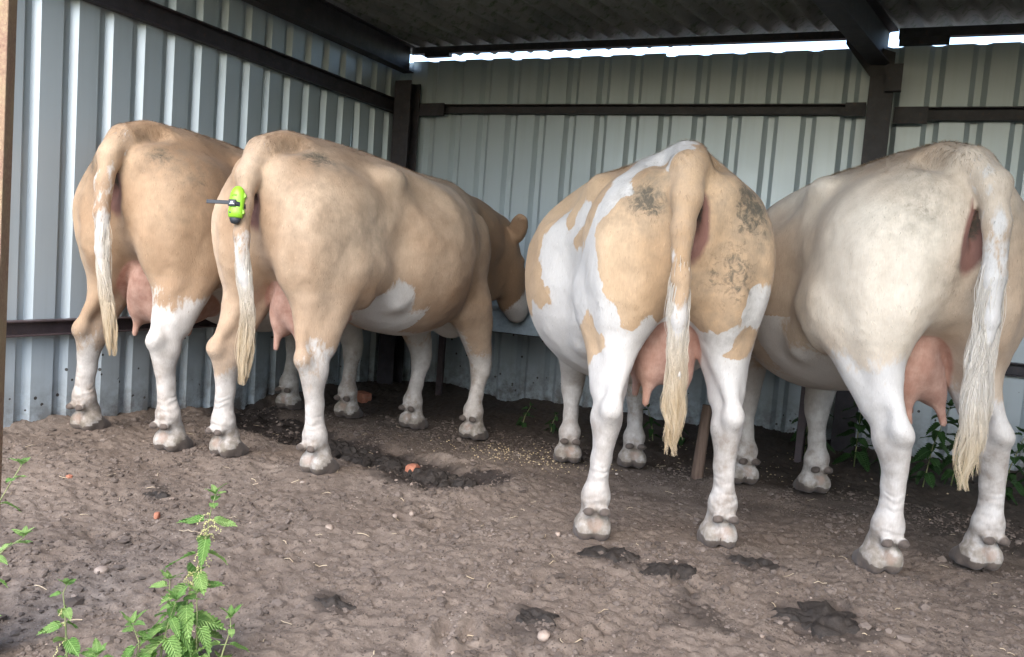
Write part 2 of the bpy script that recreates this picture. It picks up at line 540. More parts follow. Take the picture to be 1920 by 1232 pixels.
def grid_axis(lo, dense, step, hi):
    a = [dense[0]]
    for d0, d1, s in dense[1]:
        n = int(round((d1 - d0) / s)); a += list(np.linspace(d0, d1, n + 1)[1:])
    out = np.array(a)
    left, right = [], []
    s = 0.06; p = out[0]
    while p > lo: p -= s; s *= 1.35; left.append(p)
    s = 0.06; p = out[-1]
    while p < hi: p += s; s *= 1.35; right.append(p)
    return np.concatenate([left[::-1], out, right])
gx = grid_axis(-600, (-3.62, [(-3.62, 1.05, 0.0095)]), 0, 600)
gy = grid_axis(-600, (0.95, [(0.95, 3.4, 0.0085), (3.4, 5.5, 0.018)]), 0, 600)
GX, GY = np.meshgrid(gx, gy, indexing='ij')
GZ = ground_h(GX, GY)
nxg, nyg = GX.shape
def ghv(x, y):
    x = np.asarray(x, float); y = np.asarray(y, float)
    i = np.clip(np.searchsorted(gx, x) - 1, 0, nxg - 2); j = np.clip(np.searchsorted(gy, y) - 1, 0, nyg - 2)
    a = (x - gx[i]) / (gx[i+1] - gx[i]); b = (y - gy[j]) / (gy[j+1] - gy[j])
    return GZ[i, j]*(1-a)*(1-b) + GZ[i+1, j]*a*(1-b) + GZ[i, j+1]*(1-a)*b + GZ[i+1, j+1]*a*b
def gh(x, y): return float(ghv(x, y))
idg = np.arange(nxg * nyg).reshape(nxg, nyg)
Fg = np.stack([idg[:-1, :-1], idg[1:, :-1], idg[1:, 1:], idg[:-1, 1:]], -1).reshape(-1, 4)

def mat_soil():
    m, nt, b = new_mat('soil')
    co = coords(nt, 'Object')
    at_ = N(nt, 'ShaderNodeAttribute', attribute_name='wet')
    n1 = noise(nt, 2.4, 3, 0.6, co); n2 = noise(nt, 30, 4, 0.7, co); n3 = noise(nt, 150, 3, 0.7, co)
    c = ramp(nt, n1, (0.30, (0.148, 0.113, 0.088)), (0.55, (0.206, 0.162, 0.128)), (0.75, (0.252, 0.205, 0.166)))
    c = mixc(nt, ramp(nt, n2, (0.35, 0.55), (0.6, 0.0)), c, (0.075, 0.056, 0.044))
    c = mixc(nt, math_(nt, 'MULTIPLY', ramp(nt, n3, (0.55, 0.0), (0.75, 1.0)), 0.45), c, (0.28, 0.23, 0.19))
    # darker damp crumbs
    c = mixc(nt, ramp(nt, noise(nt, 9, 4, 0.7, co, 0.8), (0.58, 0.0), (0.70, 0.6)), c, (0.07, 0.052, 0.041))
    sp_ = N(nt, 'ShaderNodeTexVoronoi'); sp_.inputs['Scale'].default_value = 110.0; lk(nt, co, sp_.inputs['Vector'])
    c = mixc(nt, math_(nt, 'MULTIPLY', math_(nt, 'LESS_THAN', sp_.outputs['Distance'], 0.30), ramp(nt, n2, (0.50, 0.0), (0.58, 0.75))), c, (0.04, 0.031, 0.026))
    c = mixc(nt, math_(nt, 'MULTIPLY', math_(nt, 'LESS_THAN', sp_.outputs['Distance'], 0.22), ramp(nt, n2, (0.36, 0.8), (0.42, 0.0))), c, (0.36, 0.31, 0.26))
    wet = ramp(nt, math_(nt, 'ADD', at_.outputs['Fac'], math_(nt, 'MULTIPLY', math_(nt, 'SUBTRACT', n2, 0.5), 0.5)), (0.25, 0.0), (0.75, 1.0))
    c = mixc(nt, math_(nt, 'MULTIPLY', wet, 0.92), c, (0.030, 0.024, 0.021))
    sep = N(nt, 'ShaderNodeSeparateXYZ'); lk(nt, co, sep.inputs[0])
    gr = ramp(nt, math_(nt, 'ADD', math_(nt, 'MULTIPLY', sep.outputs[1], -0.2), noise(nt, 1.5, 4, 0.6, co)), (0.75, 0.0), (1.0, 1.0))
    c = mixc(nt, gr, c, (0.07, 0.11, 0.03))
    lk(nt, c, b.inputs['Base Color'])
    lk(nt, ramp(nt, wet, (0.0, 0.95), (1.0, 0.6)), b.inputs['Roughness'])
    b.inputs['Specular IOR Level'].default_value = 0.3
    hgt = math_(nt, 'ADD', math_(nt, 'MULTIPLY', n2, 0.6), math_(nt, 'MULTIPLY', n3, 0.35))
    bump(nt, b, hgt, 0.7, 0.009)
    return m
M_SOIL = mat_soil()
ground = np_mesh('ground', np.stack([GX, GY, GZ], -1).reshape(-1, 3), Fg, M_SOIL, None, True)
tag(ground, kind='structure')
def wetness(X, Y):
    w_ = sstep(0.34, 0.10, muck_mask(X, Y) + 0.08 * fbm(X * 6, Y * 6, oct=3)) * 0.95
    w_ = np.maximum(w_, 0.62 * sstep(3.0, 4.4, Y + 0.25 * fbm(X * 2, Y * 2, oct=3)) * (np.abs(X) < 5) * (Y < 5.8))
    for (cx, cy, r) in ((-0.70, 2.46, 0.16), (-0.52, 2.43, 0.15), (-0.08, 2.35, 0.22), (-1.23, 1.70, 0.12), (-0.30, 2.70, 0.16), (-0.72, 1.86, 0.16), (-0.35, 2.2, 0.2), (-2.4, 2.2, 0.1)):
        w_ = np.maximum(w_, 0.6 * sstep(1.0, 0.25, np.hypot(X - cx, (Y - cy)) / r + 0.35 * fbm(X * 14, Y * 14, oct=3)))
    return np.clip(w_, 0, 1)
a = ground.data.attributes.new('wet', 'FLOAT', 'POINT')
a.data.foreach_set('value', wetness(GX, GY).astype(np.float32).ravel())

# ------------------------------------------------------------------ loose soil, pebbles, straw, spilled feed
def ico(sub):
    bm = bmesh.new(); bmesh.ops.create_icosphere(bm, subdivisions=sub, radius=1.0)
    v = np.array([p.co[:] for p in bm.verts]); f = np.array([[q.index for q in t.verts] for t in bm.faces]); bm.free()
    return v, f
ICO1, ICO2 = ico(1), ico(2)
def visible_spots(n, dens=None):
    """random spots on the ground in front of and inside the shed"""
    X = RNG.uniform(-3.4, 1.0, n * 6); Y = 1.0 + 3.3 * RNG.random(n * 6) ** 1.35
    ok = (Y > 1.05 - 0.0 * X + np.maximum(X + 1.6, 0) * 0.55)
    X, Y = X[ok], Y[ok]
    if dens is not None:
        k = RNG.random(len(X)) < dens(X, Y); X, Y = X[k], Y[k]
    return X[:n], Y[:n]
def lumps(name, X, Y, size, mat, flat=0.6, rough=0.35, sink=0.3, base=ICO1):
    v0, f0 = base
    n = len(X); m = len(v0)
    Z = ghv(X, Y)
    v = np.repeat(v0[None], n, 0) * (1 + rough * RNG.normal(0, 1, (n, m, 1)))
    ang = RNG.uniform(0, 6.28, n); ca, sa = np.cos(ang)[:, None], np.sin(ang)[:, None]
    sx = RNG.uniform(0.7, 1.4, n)[:, None]
    x, y, z = v[..., 0] * sx, v[..., 1], v[..., 2] * flat * RNG.uniform(0.7, 1.3, n)[:, None]
    s = size[:, None]
    P_ = np.stack([(x * ca - y * sa) * s + X[:, None], (x * sa + y * ca) * s + Y[:, None], z * s + Z[:, None] + (flat - sink * 1.6 * flat) * s * 0.6], -1).reshape(-1, 3)
    F_ = (f0[None] + (np.arange(n) * m)[:, None, None]).reshape(-1, 3)
    return np_mesh(name, P_, F_, mat, None, False)
def mat_plain(name, stops, scale=40, rough=0.9, b_=0.4):
    m, nt, b = new_mat(name)
    co = coords(nt, 'Object')
    lk(nt, ramp(nt, noise(nt, scale, 5, 0.65, co), *stops), b.inputs['Base Color'])
    b.inputs['Roughness'].default_value = rough
    b.inputs['Specular IOR Level'].default_value = 0.3
    bump(nt, b, noise(nt, scale * 5, 4, 0.7, co), b_, 0.004)
    return m
M_CLOD = mat_plain('clod', ((0.3, (0.06, 0.046, 0.037)), (0.55, (0.155, 0.123, 0.101)), (0.75, (0.25, 0.205, 0.17))), 6)
M_PEB = mat_plain('pebble', ((0.35, (0.20, 0.15, 0.12)), (0.55, (0.34, 0.27, 0.22)), (0.7, (0.42, 0.37, 0.32))), 9)
M_STRAW = mat_plain('straw', ((0.3, (0.30, 0.23, 0.15)), (0.7, (0.52, 0.43, 0.30))), 12)
M_FEED = mat_plain('feed', ((0.3, (0.42, 0.31, 0.16)), (0.7, (0.60, 0.50, 0.33))), 30)
M_MUCK = mat_plain('muck', ((0.3, (0.018, 0.015, 0.013)), (0.6, (0.042, 0.034, 0.028)), (0.8, (0.07, 0.056, 0.045))), 25, 0.75, 0.7)
M_BRICK = mat_plain('broken_brick', ((0.3, (0.30, 0.11, 0.07)), (0.6, (0.42, 0.18, 0.11)), (0.8, (0.36, 0.22, 0.16))), 30)
M_STONE = mat_plain('field_stone', ((0.3, (0.27, 0.20, 0.155)), (0.7, (0.42, 0.34, 0.28))), 20)

X, Y = visible_spots(26000, lambda X, Y: 0.25 + 0.75 * sstep(-0.4, 0.5, fbm(X * 2.6, Y * 2.6, oct=3)))
tag(lumps('soil_crumbs', X, Y, np.clip(RNG.lognormal(-5.7, 0.6, len(X)), 0.0016, 0.018), M_CLOD, 0.6, 0.16), kind='stuff')
X, Y = visible_spots(650)
tag(lumps('pebbles', X, Y, np.clip(RNG.lognormal(-5.75, 0.45, len(X)), 0.0018, 0.010), M_PEB, 0.65, 0.10), kind='stuff')
# straw
X, Y = visible_spots(170)
V, F = [], []
for x, y in zip(X, Y):
    L = RNG.uniform(0.008, 0.045); a = RNG.uniform(0, 6.28); z = gh(x, y) + 0.004
    bnd = RNG.normal(0, 0.25)
    w_ = RNG.uniform(0.0009, 0.0018)
    for k in range(4):
        t = k / 3
        px = x + math.cos(a + bnd * t) * L * t; py = y + math.sin(a + bnd * t) * L * t
        pz = gh(px, py) + 0.0035 + 0.002 * math.sin(t * 3)
        nx_, ny_ = -math.sin(a), math.cos(a)
        V += [(px + nx_ * w_, py + ny_ * w_, pz), (px - nx_ * w_, py - ny_ * w_, pz), (px, py, pz + w_ * 1.2)]
    b0 = len(V) - 12
    for k in range(3):
        q = b0 + k * 3
        F += [(q, q+1, q+4, q+3), (q+1, q+2, q+5, q+4), (q+2, q, q+3, q+5)]
tag(np_mesh('straw_bits', np.array(V), np.array(F), M_STRAW, None, False), kind='stuff')
X = RNG.normal(-1.62, 0.22, 420); Y = RNG.normal(3.80, 0.13, 420)
X2 = RNG.normal(-0.5, 0.5, 160); Y2 = RNG.normal(4.5, 0.25, 160)
X, Y = np.r_[X, X2], np.r_[Y, Y2]
tag(lumps('spilled_feed', X, Y, RNG.uniform(0.002, 0.0055, len(X)), M_FEED, 0.7, 0.1), kind='stuff')

# ------------------------------------------------------------------ cattle: one continuous skin each, from a smooth distance field
class Field:
    def __init__(s, lo, hi, h):
        s.h = h; s.lo = np.array(lo, np.float32)
        s.n = np.ceil((np.array(hi) - lo) / h).astype(int) + 1
        s.ax = [s.lo[i] + h * np.arange(s.n[i], dtype=np.float32) for i in range(3)]
        s.F = np.full(tuple(s.n), 0.6, np.float32)
    def box(s, lo, hi):
        a = np.clip(np.floor((np.array(lo) - s.lo) / s.h).astype(int), 0, s.n)
        b = np.clip(np.ceil((np.array(hi) - s.lo) / s.h).astype(int) + 1, 0, s.n)
        sl = tuple(slice(a[i], b[i]) for i in range(3))
        return sl, (s.ax[0][sl[0]][:, None, None], s.ax[1][sl[1]][None, :, None], s.ax[2][sl[2]][None, None, :])
    def put(s, sl, d, k, mode='add'):
        a = s.F[sl]
        if mode == 'add':
            hh = np.clip(0.5 + 0.5 * (a - d) / k, 0, 1)
            s.F[sl] = a * (1 - hh) + d * hh - k * hh * (1 - hh)
        else:
            d = -d
            hh = np.clip(0.5 - 0.5 * (a - d) / k, 0, 1)
            s.F[sl] = a * (1 - hh) + d * hh + k * hh * (1 - hh)
    def ell(s, c, r, k=0.04, rot=None, mode='add', pad=0.14):
        R = max(r) + pad
        sl, (x, y, z) = s.box(np.array(c) - R, np.array(c) + R)
        if s.F[sl].size == 0: return
        dx, dy, dz = x - c[0], y - c[1], z - c[2]
        if rot is not None:   # pitch in the xz plane, then yaw in xy
            p = rot[0]; cp, sp = math.cos(p), math.sin(p)
            dx, dz = dx * cp + dz * sp, -dx * sp + dz * cp
            if len(rot) > 1:
                q = rot[1]; cq, sq = math.cos(q), math.sin(q)
                dx, dy = dx * cq + dy * sq, -dx * sq + dy * cq
        k0 = np.sqrt((dx / r[0]) ** 2 + (dy / r[1]) ** 2 + (dz / r[2]) ** 2)
        k1 = np.sqrt((dx / r[0] ** 2) ** 2 + (dy / r[1] ** 2) ** 2 + (dz / r[2] ** 2) ** 2) + 1e-6
        s.put(sl, (k0 * (k0 - 1) / k1).astype(np.float32), k, mode)
    def cone(s, a, b, ra, rb, k=0.03, sq=None, mode='add', pad=0.12):
        """round cone from a to b; sq = (sx, sy) flattens the section (scale on local y)"""
        a = np.array(a, float); b = np.array(b, float); R = max(ra, rb) + pad
        sl, (x, y, z) = s.box(np.minimum(a, b) - R, np.maximum(a, b) + R)
        if s.F[sl].size == 0: return
        d = b - a; L2 = float(d @ d) + 1e-9
        t = np.clip(((x - a[0]) * d[0] + (y - a[1]) * d[1] + (z - a[2]) * d[2]) / L2, 0, 1)
        ex, ey, ez = x - (a[0] + t * d[0]), y - (a[1] + t * d[1]), z - (a[2] + t * d[2])
        if sq is not None: ex, ey = ex / sq[0], ey / sq[1]
        tt = t * t * (3 - 2 * t) * 0.5 + t * 0.5
        s.put(sl, (np.sqrt(ex * ex + ey * ey + ez * ez) - (ra + (rb - ra) * tt)).astype(np.float32), k, mode)
    def chain(s, pts, k=0.03, sq=None, mode='add'):
        for (p, q) in zip(pts[:-1], pts[1:]):
            s.cone(p[:3], q[:3], p[3], q[3], k, sq, mode)
    def loft(s, st, k=0.03):
        """st rows: x, top, zc, bottom, half width, n_up, n_low"""
        st = np.array(st, float)
        x0, x1 = st[0, 0], st[-1, 0]
        sl, (x, y, z) = s.box((x0 - 0.05, -0.75, 0.2), (x1 + 0.05, 0.75, 1.7))
        xs = x[:, 0, 0]
        fine = np.linspace(x0, x1, 400)
        ker = np.exp(-np.linspace(-2, 2, 41) ** 2); ker /= ker.sum()
        P = []
        for c in range(1, 7):
            g = np.interp(fine, st[:, 0], st[:, c])
            if c < 5:
                gp = np.concatenate([np.full(20, g[0]), g, np.full(20, g[-1])])
                g = np.convolve(gp, ker, 'valid')
            P.append(np.interp(xs, fine, g)[:, None, None])
        top, zc, bot, w, nu, nl = P
        up = z > zc
        h = np.where(up, top - zc, zc - bot); n = np.where(up, nu, nl)
        q = (np.abs(y / w) ** n + np.abs((z - zc) / h) ** n) ** (1 / n) + 1e-5
        r = np.sqrt(y * y + (z - zc) ** 2)
        d = r - r / q
        # rounded ends
        over = np.maximum(np.maximum(x0 - x, x - x1), 0)
        d = d + over * 2
        s.put(sl, d.astype(np.float32), k)

def surface_nets(Fd):
    F, h, lo = Fd.F, Fd.h, Fd.lo
    nx, ny, nz = F.shape
    I = F < 0
    cnt = np.zeros((nx-1, ny-1, nz-1), np.int8)
    offs = [(i, j, k) for i in (0, 1) for j in (0, 1) for k in (0, 1)]
    for (i, j, k) in offs:
        cnt += I[i:nx-1+i, j:ny-1+j, k:nz-1+k]
    act = (cnt > 0) & (cnt < 8)
    idx = np.full(act.shape, -1, np.int64)
    c = np.argwhere(act)
    idx[act] = np.arange(len(c))
    val = np.stack([F[c[:, 0]+i, c[:, 1]+j, c[:, 2]+k] for (i, j, k) in offs], 1)
    acc = np.zeros((len(c), 3)); num = np.zeros(len(c))
    O = np.array(offs, float)
    for a in range(8):
        for b in range(a+1, 8):
            if abs(O[a] - O[b]).sum() != 1: continue
            va, vb = val[:, a], val[:, b]
            m = (va < 0) != (vb < 0)
            t = np.where(m, va / np.where(m, va - vb, 1), 0)
            acc[m] += O[a] + t[m, None] * (O[b] - O[a]); num += m
    V = (c + acc / num[:, None]) * h + lo
    quads = []
    for ax in range(3):
        sl0 = [slice(None)] * 3; sl1 = [slice(None)] * 3
        sl0[ax] = slice(0, -1); sl1[ax] = slice(1, None)
        A, B = I[tuple(sl0)], I[tuple(sl1)]
        e = np.argwhere(A != B)
        u, v = (ax + 1) % 3, (ax + 2) % 3
        ok = (e[:, u] > 0) & (e[:, v] > 0) & (e[:, u] < F.shape[u]-1) & (e[:, v] < F.shape[v]-1)
        e = e[ok]
        du = np.zeros(3, int); du[u] = 1
        dv = np.zeros(3, int); dv[v] = 1
        q = np.stack([idx[tuple((e - du - dv).T)], idx[tuple((e - dv).T)], idx[tuple(e.T)], idx[tuple((e - du).T)]], 1)
        fl = A[tuple(e.T)]
        q[~fl] = q[~fl][:, ::-1]
        quads.append(q)
    Q = np.concatenate(quads)
    Q = Q[(Q >= 0).all(1)]
    return V, Q

def relax(V, Q, it=2, lam=0.5):
    e = np.concatenate([Q[:, [0, 1]], Q[:, [1, 2]], Q[:, [2, 3]], Q[:, [3, 0]]])
    for _ in range(it):
        S = np.zeros_like(V); n = np.zeros(len(V))
        for a, b in ((0, 1), (1, 0)):
            for d in range(3):
                S[:, d] += np.bincount(e[:, a], V[e[:, b], d], len(V))
            n += np.bincount(e[:, a], minlength=len(V))
        V = V + lam * (S / np.maximum(n, 1)[:, None] - V)
    return V

def cow_shape(P, h=0.0105):
    ox = P.get('ox', 0.0)
    bw = P.get('belly', 1.0)
    H = P['hooves']      # LH, RH, LF, RF in local metres (x, y)
    fd = Field((-0.50, -0.62, -0.03), (2.35, 0.62, 1.52), h)
    tl = P.get('top', 0.0)
    st = [  # x, top, zc, bottom, half width, n_up, n_low
        (-0.20, 1.15, 1.06, 0.98, 0.03, 2.0, 2.0),
        (-0.185, 1.225, 1.06, 0.93, 0.11, 2.0, 2.0),
        (-0.15, 1.295, 1.05, 0.86, 0.185, 2.0, 2.0),
        (-0.08, 1.338, 1.03, 0.80, 0.24, 1.95, 2.0),
        (0.02, 1.360, 1.02, 0.74, 0.28, 1.95, 2.0),
        (0.15, 1.370, 1.00, 0.68, 0.295, 2.0, 2.0),
        (0.30, 1.370, 1.00, 0.60, 0.305, 2.1, 2.0),
        (0.42, 1.372, 0.99, 0.54, 0.330 * (0.5 + 0.5 * bw), 2.3, 2.0),
        (0.60, 1.365, 0.95, 0.49, 0.395 * bw, 2.35, 2.1),
        (0.80, 1.350, 0.94, 0.47, 0.425 * bw, 2.3, 2.15),
        (0.97, 1.350, 0.95, 0.49, 0.385 * (0.4 + 0.6 * bw), 2.2, 2.15),
        (1.10, 1.365, 0.97, 0.53, 0.305, 1.9, 2.1),
        (1.22, 1.345, 0.98, 0.60, 0.235, 1.9, 2.0),
        (1.33, 1.280, 0.97, 0.68, 0.175, 2.0, 2.0),
        (1.41, 1.150, 0.95, 0.80, 0.08, 2.0, 2.0),
        (1.44, 1.05, 0.95, 0.88, 0.02, 2.0, 2.0)]
    ln = P.get('len', 1.0)
    bt = P.get('bottom', 0.0)
    st = [(r[0], r[1], r[2] + 0.4 * bt * float(sstep(0.2, 0.6, r[0])), r[3] + bt * float(sstep(0.1, 0.5, r[0]) * sstep(1.5, 1.1, r[0])), *r[4:]) for r in st]
    st = [((r[0] if r[0] < 0.4 else 0.4 + (r[0] - 0.4) * ln) + ox, *r[1:]) for r in st]
    fd.loft(st)
    # spine ridge, hooks, pins, tail head
    fd.cone((0.0+ox, 0, 1.335), (1.15+ox, 0, 1.335), 0.03, 0.035, 0.07)
    fd.ell((-0.05+ox, 0, 1.305), (0.13, 0.075, 0.055), 0.07)
    for s in (1, -1):
        fd.ell((0.36+ox, s*0.243, 1.252), (0.085, 0.046, 0.046), 0.07)       # hook bone
        fd.ell((-0.135+ox, s*0.105, 1.19), (0.06, 0.05, 0.055), 0.10)       # pin bone
        fd.ell((0.10+ox, s*0.19, 1.05), (0.17, 0.115, 0.17), 0.07)          # rump
    # hind legs
    for s, (hx, hy) in ((1, H[0]), (-1, H[1])):
        kx, ky = hx - 0.07, hy * 0.62 + s * 0.068
        fd.ell((0.03+ox, s*0.185, 0.95), (0.215, 0.135, 0.29), 0.06)
        fd.ell((-0.07+ox, s*0.155, 0.98), (0.12, 0.125, 0.24), 0.06)
        fd.ell((0.20+ox, s*0.235, 0.84), (0.13, 0.085, 0.17), 0.06)         # stifle
        fd.cone((0.10+ox*.8, s*0.20, 0.86), (kx+0.055, ky, 0.53), 0.128, 0.064, 0.045)
        fd.cone((-0.06+ox*.8, s*0.165, 0.80), (kx+0.010, ky, 0.56), 0.092, 0.042, 0.04)
        fd.cone((-0.06+ox*.8, s*0.165, 0.70), (kx-0.060, ky, 0.48), 0.046, 0.021, 0.022)  # achilles
        fd.ell((kx-0.054, ky, 0.478), (0.028, 0.029, 0.036), 0.03)
        fd.cone((kx-0.046, ky, 0.47), (kx-0.002, ky*0.6+hy*0.4, 0.345), 0.030, 0.030, 0.03)            # point of hock
        fd.ell((kx+0.018, ky, 0.455), (0.060, 0.050, 0.085), 0.025)
        fd.ell((kx+0.025, ky+s*0.022, 0.43), (0.03, 0.03, 0.04), 0.03)
        fx, fy = hx - 0.045, hy
        fd.cone((kx+0.018, ky, 0.42), ((kx+fx)/2+0.012, (ky+fy)/2, 0.29), 0.047, 0.032, 0.025)
        fd.cone(((kx+fx)/2+0.012, (ky+fy)/2, 0.29), (fx, fy, 0.18), 0.032, 0.038, 0.025)
        fd.cone(((kx+fx)/2-0.02, (ky+fy)/2, 0.36), (fx-0.024, fy, 0.18), 0.020, 0.026, 0.02)  # tendons
        foot(fd, hx, hy, fx, 1.0, P.get('splay', 0.0) * s)
    # fore legs
    for s, (hx, hy) in ((1, H[2]), (-1, H[3])):
        nx_, ny_ = hx + 0.012, hy * 0.88 + s * 0.02
        fd.ell((1.14+ox, s*0.20, 0.96), (0.13, 0.09, 0.26), 0.06, rot=(-0.2,))
        fd.ell((1.11+ox, s*0.215, 0.78), (0.12, 0.085, 0.13), 0.06)
        fd.cone((1.16+ox*.7, s*0.205, 0.74), (nx_, ny_, 0.44), 0.115, 0.062, 0.05)
        fd.cone((1.08+ox*.7, s*0.205, 0.70), (nx_-0.01, ny_, 0.50), 0.07, 0.05, 0.04)
        fd.ell((nx_+0.008, ny_, 0.395), (0.054, 0.056, 0.07), 0.025)
        fx, fy = hx - 0.03, hy
        fd.cone((nx_, ny_, 0.36), ((nx_+fx)/2, (ny_+fy)/2, 0.25), 0.048, 0.035, 0.025)
        fd.cone(((nx_+fx)/2, (ny_+fy)/2, 0.25), (fx, fy, 0.175), 0.035, 0.042, 0.025)
        fd.cone(((nx_+fx)/2-0.018, (ny_+fy)/2, 0.30), (fx-0.022, fy, 0.175), 0.021, 0.028, 0.02)
        foot(fd, hx, hy, fx, 1.12, 0.0)
    # brisket
    fd.ell((1.30+ox, 0, 0.67), (0.15, 0.12, 0.13), 0.07)
    # udder with four teats
    uz = P.get('udder_z', 0.0); us = P.get('udder', 1.0)
    fd.ell((0.09+ox, 0, 0.69+uz), (0.14*us, 0.105*us, 0.16*us), 0.03)
    fd.ell((0.24+ox, 0, 0.625+uz), (0.17*us, 0.12*us, 0.115*us), 0.04)
    for s in (1, -1):
        fd.ell((0.07+ox, s*0.052, 0.63+uz), (0.09*us, 0.062*us, 0.115*us), 0.022)
        for tx in (0.045, 0.24):
            zb = (0.53 if tx < 0.1 else 0.535) + uz + (1 - us) * 0.09
            fd.cone((tx+ox, s*0.058, zb + 0.02), (tx+ox-0.006, s*0.062, zb - 0.062), 0.021, 0.0135, 0.016)
    # flank fold
    for s in (1, -1):
        fd.cone((0.33+ox, s*0.25, 0.86), (0.47+ox, s*0.235, 0.66 + 0.9*bt), 0.05, 0.035, 0.09)
    # soft hollows: ahead of the hooks, behind the flank, between the thigh muscles
    for s in (1, -1):
        fd.ell((0.56+ox, s*0.39*(0.5+0.5*bw), 1.235), (0.13, 0.10, 0.08), 0.09, mode='sub')
        fd.chain([(0.40+ox, s*0.415*(0.6+0.4*bw), 1.12, 0.06), (0.385+ox, s*0.40*(0.6+0.4*bw), 0.95, 0.06), (0.41+ox, s*0.375*(0.6+0.4*bw), 0.78, 0.05)], 0.10, mode='sub')
        fd.chain([(-0.225+ox, s*0.235, 1.10, 0.03), (-0.215+ox, s*0.245, 0.92, 0.03), (-0.165+ox, s*0.235, 0.74, 0.024)], 0.07, mode='sub')
        fd.chain([(0.37+ox, s*0.345, 0.86, 0.020), (0.36+ox, s*0.325, 0.76, 0.020), (0.30+ox, s*0.30, 0.66, 0.016)], 0.035, mode='sub')
        fd.chain([(0.98+ox, s*0.385*(0.5+0.5*bw), 1.12, 0.03), (1.00+ox, s*0.375*(0.5+0.5*bw), 0.92, 0.03), (1.00+ox, s*0.33, 0.72, 0.02)], 0.06, mode='sub')
    # cleft under the tail, then the vulva set in it
    fd.cone((-0.245+ox, 0, 1.17), (-0.165+ox, 0, 0.72), 0.050, 0.032, 0.05, mode='sub')
    fd.cone((-0.178+ox, 0, 1.13), (-0.160+ox, 0, 1.03), 0.026, 0.024, 0.03)
    fd.ell((-0.215+ox, 0, 1.10), (0.055, 0.016, 0.085), 0.02, mode='sub')
    fd.ell((-0.225+ox, 0, 1.185), (0.025, 0.022, 0.022), 0.015, mode='sub')
    # neck and head
    nk = P.get('head', [(1.24, 0, 1.10, 0.23), (1.50, 0, 1.06, 0.19), (1.74, 0, 1.0, 0.15)])
    nk = [(a[0]+ox, *a[1:]) for a in nk]
    fd.chain(nk, 0.08, sq=(1.0, 0.72))
    fd.chain([(a[0]-0.03, a[1], a[2]-0.20, a[3]*0.85) for a in nk], 0.08, sq=(1.0, 0.55))
    fd.chain([(a[0]-0.03, a[1], a[2]+a[3]*0.72, 0.055) for a in nk], 0.06)   # crest
    px, py, pz, pr = nk[-1]
    hd = P.get('headdir', (0.55, 0.0, -0.83))
    D = np.array(hd) / np.linalg.norm(hd)
    S_ = np.cross((0, 0, 1.0), D); S_ /= np.linalg.norm(S_)
    U_ = np.cross(D, S_)      # forehead side
    c0 = np.array((px, py, pz))
    fd.cone(c0, c0 + D*0.20, 0.135, 0.115, 0.05)
    fd.cone(c0 + D*0.18, c0 + D*0.42, 0.115, 0.085, 0.04)
    fd.cone(c0 + D*0.42 - U_*0.01, c0 + D*0.47 - U_*0.01, 0.08, 0.07, 0.03)
    fd.ell(c0 + U_*0.06 - D*0.02, (0.09, 0.09, 0.07), 0.04)                    # poll
    fd.cone(c0 + D*0.05 - U_*0.07, c0 + D*0.36 - U_*0.05, 0.10, 0.06, 0.05)   # jaw
    for s in (1, -1):
        e0 = c0 - S_*s*0.105*-1 + U_*0.02 - D*0.02
        e0 = c0 + S_*s*0.10 + U_*0.03
        ed = S_*s*0.93 - D*P.get('earup', 0.2) + U_*0.02
        ed = ed / np.linalg.norm(ed)
        n_ = np.cross(ed, D); n_ /= np.linalg.norm(n_)
        fd.cone(e0, e0 + ed*0.05, 0.028, 0.04, 0.02)
        for t in np.linspace(0.05, 0.21, 9):
            wd = 0.062 * math.sin(math.pi * min(1, (t - 0.005) / 0.225)) ** 0.7
            q = e0 + ed*t
            fd.cone(q - np.cross(n_, ed)*wd*0.6, q + np.cross(n_, ed)*wd*0.7, 0.018, 0.018, 0.012)
        fd.ell(c0 + D*0.13 + S_*s*0.098 + U_*0.05, (0.03, 0.03, 0.025), 0.02)
    # tail, kept clear of the rump below its root
    tp = P['tail']
    for s in (1, -1):      # hollows beside the tail head
        fd.ell((-0.115+ox, s*0.088, 1.335), (0.10, 0.040, 0.055), 0.05, mode='sub')
    fd.chain(tp[:2], 0.045); fd.chain(tp[1:3], 0.022)
    fd.chain(tp[1:], 0.022)
    # flat soles
    sl, (x, y, z) = fd.box((-1, -1, -0.03), (3, 1, 0.06))
    fd.F[sl] = np.maximum(fd.F[sl], (0.0 - z) + 0 * x * y)
    V, Q = surface_nets(fd)
    V = relax(V, Q, 2, 0.45)
    return V, Q

def foot(fd, hx, hy, fx, g, splay):
    fd.ell((fx - 0.004, hy, 0.160), (0.046*g, 0.049*g, 0.045), 0.025)
    fd.ell((fx - 0.05*g, hy, 0.096), (0.03, 0.06*g, 0.008), 0.012, mode='sub')
    fd.cone((fx, hy, 0.14), (hx - 0.012, hy, 0.085), 0.044*g, 0.045*g, 0.025)
    for q in (1, -1):
        cy = hy + q * 0.029 * g
        fd.ell((hx - 0.045, cy, 0.044), (0.040*g, 0.034*g, 0.048), 0.012)
        fd.cone((hx - 0.015, cy, 0.05), (hx + 0.045*g, cy + q*0.002, 0.026), 0.036*g, 0.020*g, 0.012)
        fd.cone((hx + 0.0, cy, 0.016), (hx + 0.048*g, cy + q*0.002, 0.010), 0.037*g, 0.022*g, 0.010)
        fd.ell((fx - 0.052*g, hy + q*0.028*g, 0.116), (0.020*g, 0.023*g, 0.0165*g), 0.010)

